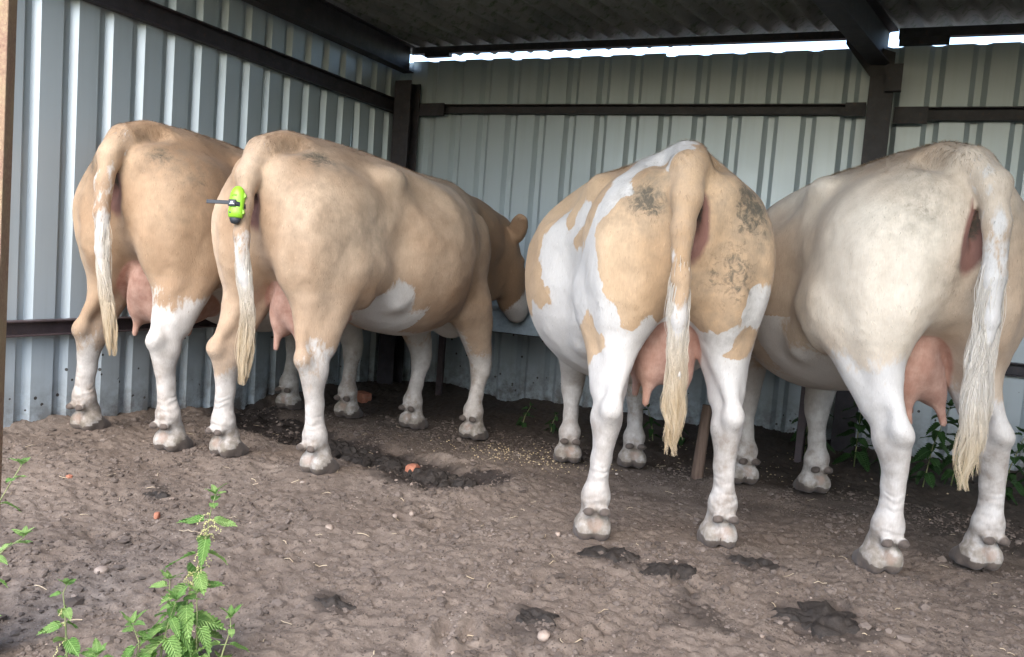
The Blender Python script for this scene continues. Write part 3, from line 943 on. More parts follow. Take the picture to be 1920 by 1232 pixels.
def mat_coat(name, tan, tan2, white=(0.60, 0.57, 0.525), fur=False):
    m, nt, b = new_mat(name)
    def attr(nm):
        a = N(nt, 'ShaderNodeAttribute', attribute_name=nm); q = N(nt, 'ShaderNodeSeparateColor'); lk(nt, a.outputs['Color'], q.inputs[0]); return q.outputs
    s1, s2, s3 = attr('m1'), attr('m2'), attr('m3')
    co = coords(nt, 'Object')
    n_big = noise(nt, 5.0, 2, 0.5, co)
    n_med = noise(nt, 26.0, 3, 0.6, co)
    # tan coat with its own lighter and darker areas
    tone = math_(nt, 'ADD', s2[2], math_(nt, 'MULTIPLY', math_(nt, 'SUBTRACT', n_big, 0.5), 0.7))
    tanc = mixc(nt, ramp(nt, tone, (0.2, 0.0), (0.8, 1.0)), tan, tan2)
    tanc = mixc(nt, math_(nt, 'MULTIPLY', ramp(nt, n_med, (0.35, 0.0), (0.75, 1.0)), 0.22), tanc, tuple(c * 0.72 for c in tan))
    wf = s1[0]
    if not fur:
        n_edge = noise(nt, 60.0, 2, 0.65, mapping(nt, co, (1, 1, 0.45)))
        wf = math_(nt, 'ADD', wf, math_(nt, 'MULTIPLY', math_(nt, 'SUBTRACT', n_edge, 0.5), 0.30))
    wf = ramp(nt, wf, (0.46, 0.0), (0.55, 1.0))
    c = mixc(nt, wf, tanc, white)
    # soiled white of the lower legs, and dung rubbed into the rump
    st = math_(nt, 'MULTIPLY', s3[1], ramp(nt, math_(nt, 'ADD', math_(nt, 'MULTIPLY', n_med, 0.6), math_(nt, 'MULTIPLY', n_big, 0.4)), (0.34, 0.10), (0.62, 1.0)))
    c = mixc(nt, math_(nt, 'MULTIPLY', st, 1.1, clamp=True), c, (0.30, 0.25, 0.205))
    sm = math_(nt, 'MULTIPLY', s3[0], ramp(nt, n_med, (0.32, 0.2), (0.68, 1.0)))
    c = mixc(nt, math_(nt, 'MULTIPLY', sm, 0.95, clamp=True), c, (0.17, 0.148, 0.11))
    if not fur:
        pk = ramp(nt, math_(nt, 'ADD', s1[2], math_(nt, 'MULTIPLY', math_(nt, 'SUBTRACT', n_med, 0.5), 0.2)), (0.40, 0.0), (0.72, 1.0))
        pinkc = mixc(nt, ramp(nt, n_med, (0.35, 0.0), (0.7, 1.0)), (0.40, 0.215, 0.155), (0.52, 0.325, 0.245))
        sepz = N(nt, 'ShaderNodeSeparateXYZ'); lk(nt, co, sepz.inputs[0])
        pinkc = mixc(nt, ramp(nt, sepz.outputs[2], (0.90, 0.0), (0.98, 1.0)), pinkc, (0.21, 0.105, 0.08))
        c = mixc(nt, pk, c, pinkc)
    # caked dung and mud, broken up
    n_d = noise(nt, 34.0, 4, 0.75, co, 0.6)
    df = math_(nt, 'MULTIPLY', ramp(nt, math_(nt, 'ADD', s1[1], math_(nt, 'MULTIPLY', math_(nt, 'SUBTRACT', n_d, 0.5), 2.1)), (0.60, 0.0), (1.15, 1.0)), math_(nt, 'MULTIPLY', s1[1], 1.25, clamp=True))
    c = mixc(nt, math_(nt, 'MULTIPLY', df, 0.85), c, (0.075, 0.068, 0.050))
    if not fur:
        hornc = mixc(nt, n_med, (0.055, 0.043, 0.036), (0.17, 0.135, 0.11))
        c = mixc(nt, ramp(nt, s2[0], (0.3, 0.0), (0.7, 1.0)), c, hornc)
        n_hair = noise(nt, 240.0, 2, 0.6, mapping(nt, co, (1.0, 1.0, 0.16)))
        c = mixc(nt, 0.30, c, ramp(nt, n_hair, (0.3, 0.42), (0.7, 0.62)), 'OVERLAY')
    else:
        sc_ = N(nt, 'ShaderNodeVectorMath', operation='SCALE'); lk(nt, c, sc_.inputs[0]); lk(nt, math_(nt, 'MULTIPLY', s3[2], 2.0), sc_.inputs['Scale']); c = sc_.outputs[0]
    lk(nt, c, b.inputs['Base Color'])
    b.inputs['Roughness'].default_value = 0.62 if fur else 0.78
    b.inputs['Specular IOR Level'].default_value = 0.3
    if not fur:
        b.inputs['Sheen Weight'].default_value = 0.10
        # relief: hair, skin wrinkles above the feet
        wv = N(nt, 'ShaderNodeTexWave', wave_type='BANDS', bands_direction='Z')
        wv.inputs['Scale'].default_value = 9.0; wv.inputs['Distortion'].default_value = 8.0; wv.inputs['Detail'].default_value = 1.0
        wv.inputs['Detail Scale'].default_value = 1.5
        lk(nt, co, wv.inputs['Vector'])
        hgt = math_(nt, 'ADD', math_(nt, 'MULTIPLY', n_hair, 0.35), math_(nt, 'MULTIPLY', n_med, 0.5))
        hgt = math_(nt, 'ADD', hgt, math_(nt, 'MULTIPLY', math_(nt, 'MULTIPLY', wv.outputs[1], s2[1]), 1.6))
        bump(nt, b, hgt, 0.5, 0.006)
    return m
def coat(name, *a):
    return mat_coat(name, *a), mat_coat(name + '_hair', *a, fur=True)

def seg_dist(V, a, b):
    a = np.array(a, float); b = np.array(b, float); d = b - a
    t = np.clip(((V - a) @ d) / (d @ d), 0, 1)
    return np.linalg.norm(V - (a + t[:, None] * d), axis=1), t
def blob(V, c, r):
    c = np.array(c, float); r = np.array(r if hasattr(r, '__len__') else (r, r, r), float)
    return 1 - np.linalg.norm((V - c) / r, axis=1)      # 1 centre, 0 edge
def nz(V, s, o=3, seed=0.0):
    return fbm(V[:, 0] * s + seed, V[:, 1] * s + seed * 1.7, V[:, 2] * s - seed, oct=o)

def cow_masks(V, P):
    ox = P.get('ox', 0.0); n = len(V)
    H = P['hooves']
    x, y, z = V[:, 0] - ox, V[:, 1], V[:, 2]
    hind = V[:, 0] < 0.65
    left = y > 0
    # tail membership
    td = np.full(n, 9.0); tt = np.zeros(n)
    tp = P['tail']
    acc = 0.0
    for i, (a, b) in enumerate(zip(tp[:-1], tp[1:])):
        d, t = seg_dist(V, a[:3], b[:3])
        d = d - (a[3] + (b[3] - a[3]) * t)
        m = d < td
        td[m] = d[m]; tt[m] = (a[2] + (b[2] - a[2]) * t)[m]
    tail = (td < 0.012) & (V[:, 0] < -0.17 + ox)
    # white: legs, tail, patches; kept as a smooth field round 0.5
    wl = np.full(n, -1.0)
    lh, rh, lf, rf = P['white_z']
    thr = np.where(hind, np.where(left, lh, rh), np.where(left, lf, rf))
    legw = (thr - z + 0.10 * nz(V, 4.5, 4, 2.0 + P['heading']) + np.where(hind, (V[:, 0] + 0.05) * P.get('white_slope', 0.4), 0)) * 4
    under = z < 0.80
    wl = np.maximum(wl, np.where(under, legw, -1))
    for (c, r, g) in P.get('white_blobs', []):
        wl = np.maximum(wl, (blob(V - (ox, 0, 0), c, r) * g + 0.16 * nz(V, 7, 3, 5.0)))
    for (c, r, g) in P.get('tan_blobs', []):
        wl = np.minimum(wl, -(blob(V - (ox, 0, 0), c, r) * g + 0.16 * nz(V, 7, 3, 8.0)))
    if 'labels' in P:      # nearest labelled point decides, softened
        L = np.array([q[:3] for q in P['labels']]); wgt = np.array([q[3] for q in P['labels']])
        Vw = (V - (ox, 0, 0)) + 0.034 * np.stack([nz(V, 13, 4, 1.0), nz(V, 13, 4, 4.0), nz(V, 10, 4, 7.0)], 1)
        num = np.zeros(n); den = np.zeros(n)
        for q, g in zip(L, wgt):
            k = 1.0 / (np.sum((Vw - q) ** 2, 1) + 2e-4) ** 2.2
            num += k * g; den += k
        lab = num / den
        sel = ~tail & (z > 0.36)
        wl = np.where(sel, lab * 0.6, wl)
    tw0, tw1 = P.get('tail_white', (0.0, 1.1))
    wl = np.where(tail, np.clip((tw1 - tt) * 1.6, -1, 0.9) + 0.30 * nz(V * (1, 1, 0.4), 22, 3), wl)
    white = np.clip(0.5 + 0.5 * wl, 0, 1)
    # pink skin
    uz = P.get('udder_z', 0.0); us = P.get('udder', 1.0)
    U = V - (ox, 0, uz)
    u1 = np.maximum(blob(U, (0.07, 0, 0.66), (0.17*us, 0.145*us, 0.19*us)), blob(U, (0.24, 0, 0.61), (0.19*us, 0.145*us, 0.13*us)))
    for s in (1, -1):
        for tx in (0.045, 0.24):
            u1 = np.maximum(u1, blob(U, (tx, s*0.063, 0.51), (0.03, 0.03, 0.07)) * 2)
    pink = np.clip(0.5 + u1 * 6, 0, 1) * (z < 0.82)
    vul = blob(V - (ox, 0, 0), (-0.19, 0, 1.09), (0.08, 0.055, 0.155))
    vul = np.where(tail, -1, vul)
    pink = np.maximum(pink, np.clip(0.3 + vul * 1.6, 0, 1) * (vul > -0.1) * 0.9)
    horn = np.zeros(n); wr = np.zeros(n)
    for i, (hx, hy) in enumerate(H):
        g = 1.0 if i < 2 else 1.12
        fx = hx - (0.045 if i < 2 else 0.03)
        near = np.hypot(V[:, 0] - hx, y - hy) < 0.15
        hoof = near & (z < np.clip(0.050 + (V[:, 0] - hx + 0.03) * 0.35, 0.022, 0.085) + 0.006 * nz(V, 30, 2))
        horn = np.maximum(horn, hoof * 1.0)
        for q in (1, -1):
            d = 0.025 * (1 - blob(V, (fx - 0.060*g, hy + q*0.028*g, 0.115), (0.022*g, 0.025*g, 0.019*g)))
            horn = np.maximum(horn, np.clip((0.028 - d) * 90, 0, 1))
        heel = blob(V, (hx - 0.06, hy, 0.06), (0.05, 0.07, 0.05))
        pink = np.maximum(pink, np.clip(0.2 + heel * 0.5, 0, 0.46) * near * (heel > 0))
        wr = np.maximum(wr, np.clip(blob(V, (fx - 0.02, hy, 0.20), (0.09, 0.09, 0.10)) * 2, 0, 1) * (0.5 if i < 2 else 0.12))
    dirt = np.zeros(n)
    for (c, r, g) in P.get('dirt', []):
        dirt = np.maximum(dirt, np.where(tail, 0, np.clip(blob(V - (ox, 0, 0), c, r) * 1.4, 0, 1) * g))
    # mud on the feet and knocks on the hocks
    footm = np.clip((0.17 - z) * 6, 0, 1) * 0.58
    dirt = np.maximum(dirt, footm)
    for i, (hx, hy) in enumerate(H[:2]):
        s = 1 if hy > 0 else -1
        kx, ky = hx - 0.07, hy * 0.62 + s * 0.068
        dirt = np.maximum(dirt, np.clip(blob(V, (kx - 0.06, ky, 0.45), (0.07, 0.07, 0.08)) * 1.5, 0, 1) * 0.52)
        dirt = np.maximum(dirt, np.clip(blob(V, (kx, ky - s*0.05, 0.36), (0.10, 0.06, 0.18)) * 1.5, 0, 1) * 0.48)
    # dark inside the vulva
    dirt = np.maximum(dirt, np.where(tail, 0, np.clip(blob(V - (ox, 0, 0), (-0.18, 0, 1.14), (0.06, 0.030, 0.10)) * 2, 0, 1)) * 0.95)
    tone = 0.5 + 0.22 * nz(V, 2.2, 2, 3.0)
    for (c, r, g) in P.get('tone', []):
        tone = tone + np.clip(blob(V - (ox, 0, 0), c, r) * 1.5, 0, 1) * g
    one = np.ones(n)
    m1 = np.stack([white, np.clip(dirt, 0, 1), np.clip(pink, 0, 1), one], 1)
    m2 = np.stack([np.clip(horn, 0, 1), wr, np.clip(tone, 0, 1), one], 1)
    soft = np.zeros(n)
    for (c, r, g) in P.get('dirt', []):
        soft = np.maximum(soft, np.where(tail, 0, np.clip(blob(V - (ox, 0, 0), c, np.array(r) * 1.5) * 1.3, 0, 1) * g))
    soft = np.maximum(soft, sstep(0.17, 0.06, z) * 0.95)
    soft = soft * (0.55 + 0.45 * np.clip(nz(V, 9, 3, 13.0) + 0.5, 0, 1))
    legst = sstep(0.60, 0.35, z) * (0.42 + 0.5 * np.clip(nz(V, 6, 3, 17.0) + 0.4, 0, 1.4)) + sstep(0.19, 0.08, z) * 0.7
    legst = np.where(tail, 0.25, np.clip(legst + 0.12 * (z < 0.75), 0, 1))
    m3 = np.stack([np.clip(soft, 0, 1), legst, np.full(n, 0.5), one], 1)
    return m1, m2, m3

M_SWITCH = None
def mat_hair(name, c0, c1, top, za=0.52, zb=0.78):
    m, nt, b = new_mat(name)
    co = coords(nt, 'Object')
    c = mixc(nt, ramp(nt, noise(nt, 70, 2, 0.6, mapping(nt, co, (1, 1, 0.08))), (0.3, 0.0), (0.7, 1.0)), c0, c1)
    sep = N(nt, 'ShaderNodeSeparateXYZ'); lk(nt, co, sep.inputs[0])
    c = mixc(nt, ramp(nt, math_(nt, 'ADD', sep.outputs[2], math_(nt, 'MULTIPLY', math_(nt, 'SUBTRACT', noise(nt, 9, 2, 0.5, co), 0.5), 0.15)), (za, 0.0), (zb, 1.0)), c, top)
    lk(nt, c, b.inputs['Base Color']); b.inputs['Roughness'].default_value = 0.55
    b.inputs['Specular IOR Level'].default_value = 0.3
    return m

def shear(V, P):
    V = V.copy()
    sw = P.get('sway', 0.0)
    if sw:
        xr = V[:, 0] - P.get('ox', 0.0)
        sz = np.maximum(sstep(0.25, 0.8, V[:, 2]), sstep(-0.17, -0.23, xr))
        V[:, 1] += sw * sz * (1 - sstep(0.0, 1.0, xr))
    V[:, 2] -= P.get('fall', 0.06) * np.maximum(V[:, 0] - 0.2, 0); return V

def tail_hair(P, parent, mat, seed):
    """wavy locks that follow the end of the tail bone and hang below it"""
    rg = np.random.default_rng(seed)
    path = np.array([q[:3] for q in P['switch']], float); wid = np.array([q[3] for q in P['switch']], float)
    seg = np.r_[0, np.cumsum(np.linalg.norm(np.diff(path, axis=0), axis=1))]; T = seg / seg[-1]
    def pa(t): return np.stack([np.interp(t, T, path[:, i]) for i in range(3)], -1)
    V, F = [], []
    nlock = 60
    lock = [(rg.uniform(0, 2*math.pi), math.sqrt(rg.uniform(0.05, 1)), rg.uniform(0.62, 1.0), rg.uniform(0, 6.28), rg.uniform(0.7, 1.6)) for _ in range(nlock)]
    ns = 10
    for i in range(2600):
        la, lr, le, lp, lf_ = lock[rg.integers(nlock)]
        t0 = rg.uniform(0.0, 0.62); t1 = min(1.0, t0 + rg.uniform(0.3, 0.55), le + rg.normal(0, 0.03)) if t0 < 0.3 else min(1.0, le + rg.normal(0, 0.03))
        if t1 - t0 < 0.15: continue
        jit = rg.normal(0, 0.24, 2)
        s = np.linspace(0, 1, ns); t = t0 + (t1 - t0) * s
        c = pa(t); ww = np.interp(t, T, wid)
        conv = 1 - 0.72 * s ** 1.5     # strands gather into locks
        ang = la + 0.35 * np.sin(lf_ * 9 * t + lp)
        rx = np.cos(ang) * lr + jit[0] * conv; ry = np.sin(ang) * lr + jit[1] * conv
        wave = (0.012 * np.sin(lf_ * 16 * t + lp) + rg.normal(0, 0.002) * np.sin(11 * t + lp * 2)) * s
        g = sstep(0.0, 0.35, s) * 0.3 + 0.7
        px = c[:, 0] + rx * ww * np.interp(t, (0, 0.35), (1.0, 0.6)) * g + wave * 0.4
        py = c[:, 1] + ry * ww * g + wave
        pz = c[:, 2]
        ra = 0.0009 * (1 - 0.8 * s ** 2) + 0.00012
        b0 = len(V)
        for k in range(ns):
            for q in range(3):
                a = q * 2.094 + i
                V.append((px[k] + ra[k] * math.cos(a), py[k] + ra[k] * math.sin(a), pz[k]))
        for k in range(ns - 1):
            for q in range(3):
                F.append((b0 + k*3 + q, b0 + k*3 + (q+1) % 3, b0 + (k+1)*3 + (q+1) % 3, b0 + (k+1)*3 + q))
    o = np_mesh('tail_switch', shear(np.array(V), P), np.array(F), mat, parent, True)
    return o

def coat_fur(V, Q, m1, m2, m3, parent, mat, seed, count=170000):
    """short coat: thin blades lying along the skin, swept back and down"""
    rg = np.random.default_rng(seed)
    T = np.concatenate([Q[:, [0, 1, 2]], Q[:, [0, 2, 3]]])
    e1, e2 = V[T[:, 1]] - V[T[:, 0]], V[T[:, 2]] - V[T[:, 0]]
    cr = np.cross(e1, e2); ar = np.linalg.norm(cr, axis=1)
    vn = np.zeros_like(V)
    for c in range(3):
        for k in range(3): vn[:, c] += np.bincount(T[:, k], cr[:, c], len(V))
    vn /= np.linalg.norm(vn, axis=1)[:, None] + 1e-12
    ct = V[T].mean(1)
    wgt = ar * (ct[:, 0] < 2.2) * (ct[:, 2] > 0.10)
    i = rg.choice(len(T), count, p=wgt / wgt.sum())
    u, v = rg.random(count), rg.random(count)
    fl = u + v > 1; u[fl], v[fl] = 1 - u[fl], 1 - v[fl]
    t = T[i]
    p = V[t[:, 0]] + u[:, None] * e1[i] + v[:, None] * e2[i]
    n = vn[t[:, 0]]
    A1, A2, A3 = m1[t[:, 0]], m2[t[:, 0]].copy(), m3[t[:, 0]].copy()
    keep = (A1[:, 2] < 0.4) & (A2[:, 0] < 0.4)
    p, n, A1, A2, A3 = p[keep], n[keep], A1[keep], A2[keep], A3[keep]; c_ = len(p)
    A2[:, 2] = np.clip(A2[:, 2] + rg.normal(0, 0.12, c_), 0, 1)
    A1 = A1.copy(); A1[:, 0] = np.clip(A1[:, 0] + rg.normal(0, 0.07, c_), 0, 1)
    A3[:, 2] = np.clip(rg.normal(0.49, 0.085, c_), 0.25, 0.68)
    flow = np.stack([np.full(c_, -0.35), 0.15 * nz(p, 3, 2, 5.0), np.full(c_, -1.0)], 1)
    flow[:, 0] += 0.5 * nz(p, 2.5, 2, 9.0)
    flow = flow - n * np.sum(flow * n, 1)[:, None] + rg.normal(0, 0.22, (c_, 3))
    flow -= n * np.sum(flow * n, 1)[:, None]
    flow /= np.linalg.norm(flow, axis=1)[:, None] + 1e-9
    top = sstep(1.24, 1.34, p[:, 2])
    leg = sstep(0.62, 0.45, p[:, 2])
    L = (0.015 + 0.010 * top - 0.005 * leg) * rg.uniform(0.6, 1.35, c_) * (1 + 0.35 * nz(p, 5, 2, 31.0))
    lift = 0.16 + 0.16 * top + rg.normal(0, 0.07, c_)
    d = flow * np.cos(lift)[:, None] + n * np.sin(lift)[:, None]
    s_ = np.cross(n, flow)
    wd = rg.uniform(0.0008, 0.0015, c_)[:, None]
    b = p - n * 0.001
    VV = np.stack([b - s_ * wd, b + s_ * wd, b + d * L[:, None] - n * (0.12 * L)[:, None]], 1).reshape(-1, 3)
    FF = np.arange(c_ * 3).reshape(-1, 3)
    o = np_mesh('coat_hair', VV, FF, mat, parent, False)
    for nm, arr in (('m1', A1), ('m2', A2), ('m3', A3)):
        a = o.data.attributes.new(nm, 'FLOAT_COLOR', 'POINT')
        a.data.foreach_set('color', np.repeat(arr, 3, 0).astype(np.float32).ravel())
    tag(o, kind='stuff')
    return o

def make_cow(name, P, label):
    th = math.radians(P['heading']); sc = P['scale']
    root = empty(name, P['loc'], th)
    root.scale = (sc, sc, sc)
    V, Q = cow_shape(P)
    m1, m2, m3 = cow_masks(V, P)
    # small unevenness of muscle and skin
    V2 = V.copy()
    am = 0.0065 * sstep(0.3, 0.7, V[:, 2])
    V2[:, 1] += am * nz(V, 6, 4, 11.0); V2[:, 0] += am * nz(V, 6, 4, 21.0)
    V2 = shear(V2, P)
    o = np_mesh('body', V2, Q, P['mat'][0], root, True)
    for nm, arr in (('m1', m1), ('m2', m2), ('m3', m3)):
        a = o.data.attributes.new(nm, 'FLOAT_COLOR', 'POINT')
        a.data.foreach_set('color', arr.astype(np.float32).ravel())
    coat_fur(V2, Q, m1, m2, m3, root, P['mat'][1], 5)
    tail_hair(P, root, P['hair'], int(abs(P['heading']) * 10))
    tag(root, label, 'cow', 'cows feeding in the shed')
    return root, o

TAN1 = coat('coat_tan', (0.30, 0.185, 0.105), (0.58, 0.42, 0.275))
TAN2 = coat('coat_light_tan', (0.34, 0.215, 0.125), (0.70, 0.535, 0.38))
SPOT = coat('coat_spotted', (0.43, 0.28, 0.155), (0.61, 0.44, 0.28))
CREAM = coat('coat_cream', (0.46, 0.34, 0.235), (0.70, 0.61, 0.485))
HAIR_Y = mat_hair('switch_cream', (0.52, 0.39, 0.235), (0.68, 0.565, 0.40), (0.62, 0.565, 0.48))
HAIR_W = mat_hair('switch_white', (0.58, 0.45, 0.27), (0.70, 0.60, 0.44), (0.69, 0.635, 0.55), 0.42, 0.62)

def tailpath(pts, radii):
    return [(*p, r) for p, r in zip(pts, radii)]
RT = (0.052, 0.050, 0.044, 0.034, 0.028, 0.021, 0.014, 0.008)
COWS = {}
COWS[1] = dict(loc=(-3.015, 2.60, 0.0), heading=94, scale=1.02, mat=TAN1, hair=HAIR_Y,
    hooves=[(0.029, 0.268), (-0.029, -0.268), (1.333, 0.12), (1.347, -0.276)],
    sway=-0.05,
    tail=tailpath([(-0.05, 0.005, 1.31), (-0.16, -0.007, 1.288), (-0.235, -0.026, 1.213), (-0.27, -0.029, 1.102), (-0.285, -0.037, 0.974), (-0.285, -0.049, 0.827), (-0.28, -0.074, 0.638), (-0.275, -0.09, 0.55)], RT),
    switch=[(-0.286, -0.036, 1.0, 0.0258), (-0.285, -0.055, 0.76, 0.0256), (-0.28, -0.074, 0.64, 0.0258), (-0.275, -0.095, 0.53, 0.0294), (-0.27, -0.105, 0.41, 0.017)],
    white_z=(0.50, 0.64, 0.55, 0.6), tail_white=(0, 1.05), udder=1.08,
    dirt=[((-0.10, -0.15, 1.22), (0.13, 0.12, 0.09), 0.85), ((0.0, -0.25, 1.12), (0.16, 0.12, 0.14), 0.66), ((-0.14, 0.12, 1.18), (0.12, 0.12, 0.15), 0.85), ((-0.1, -0.25, 0.98), (0.1, 0.1, 0.1), 0.45)],
    tone=[((0.3, -0.3, 1.2), (0.5, 0.3, 0.3), -0.35), ((0.0, -0.2, 0.9), (0.3, 0.2, 0.25), 0.2)])
COWS[2] = dict(loc=(-2.27, 2.685, 0.0), heading=86.3, scale=1.0, mat=TAN2, hair=HAIR_Y, belly=0.92, len=0.94, udder=0.86, bottom=0.075,
    hooves=[(-0.03, 0.229), (0.03, -0.229), (1.305, 0.195), (1.33, -0.195)],
    tail=tailpath([(-0.05, 0.0, 1.31), (-0.165, -0.005, 1.28), (-0.235, -0.016, 1.177), (-0.27, -0.031, 1.071), (-0.28, -0.039, 0.949), (-0.28, -0.072, 0.788), (-0.27, -0.095, 0.627), (-0.265, -0.08, 0.53)], RT),
    switch=[(-0.28, -0.042, 0.94, 0.0258), (-0.28, -0.072, 0.76, 0.0256), (-0.275, -0.09, 0.64, 0.0258), (-0.27, -0.08, 0.52, 0.0308), (-0.26, -0.06, 0.37, 0.0187)],
    white_z=(0.37, 0.46, 0.54, 0.45), tail_white=(0, 0.94),
    white_blobs=[((0.44, -0.2, 0.66), (0.13, 0.2, 0.16), 1.6), ((1.0, 0, 0.52), (0.4, 0.2, 0.16), 1.2), ((2.02, -0.09, 0.74), (0.16, 0.16, 0.20), 1.5)],
    dirt=[((-0.02, -0.17, 1.27), (0.16, 0.12, 0.09), 0.80), ((-0.1, -0.15, 1.15), (0.14, 0.14, 0.14), 0.42), ((0.0, -0.25, 1.0), (0.3, 0.15, 0.2), 0.36)],
    tone=[((0.1, -0.25, 0.95), (0.4, 0.2, 0.3), 0.22), ((1.85, 0, 0.95), (0.7, 0.6, 0.7), -0.9), ((0.8, -0.4, 0.72), (0.5, 0.3, 0.25), -0.35), ((0.2, -0.3, 0.72), (0.2, 0.2, 0.15), -0.3)],
    head=[(1.22, 0, 1.12, 0.24), (1.47, 0.01, 1.11, 0.21), (1.72, -0.02, 1.11, 0.165)], headdir=(0.57, -0.07, -0.81), earup=1.25)
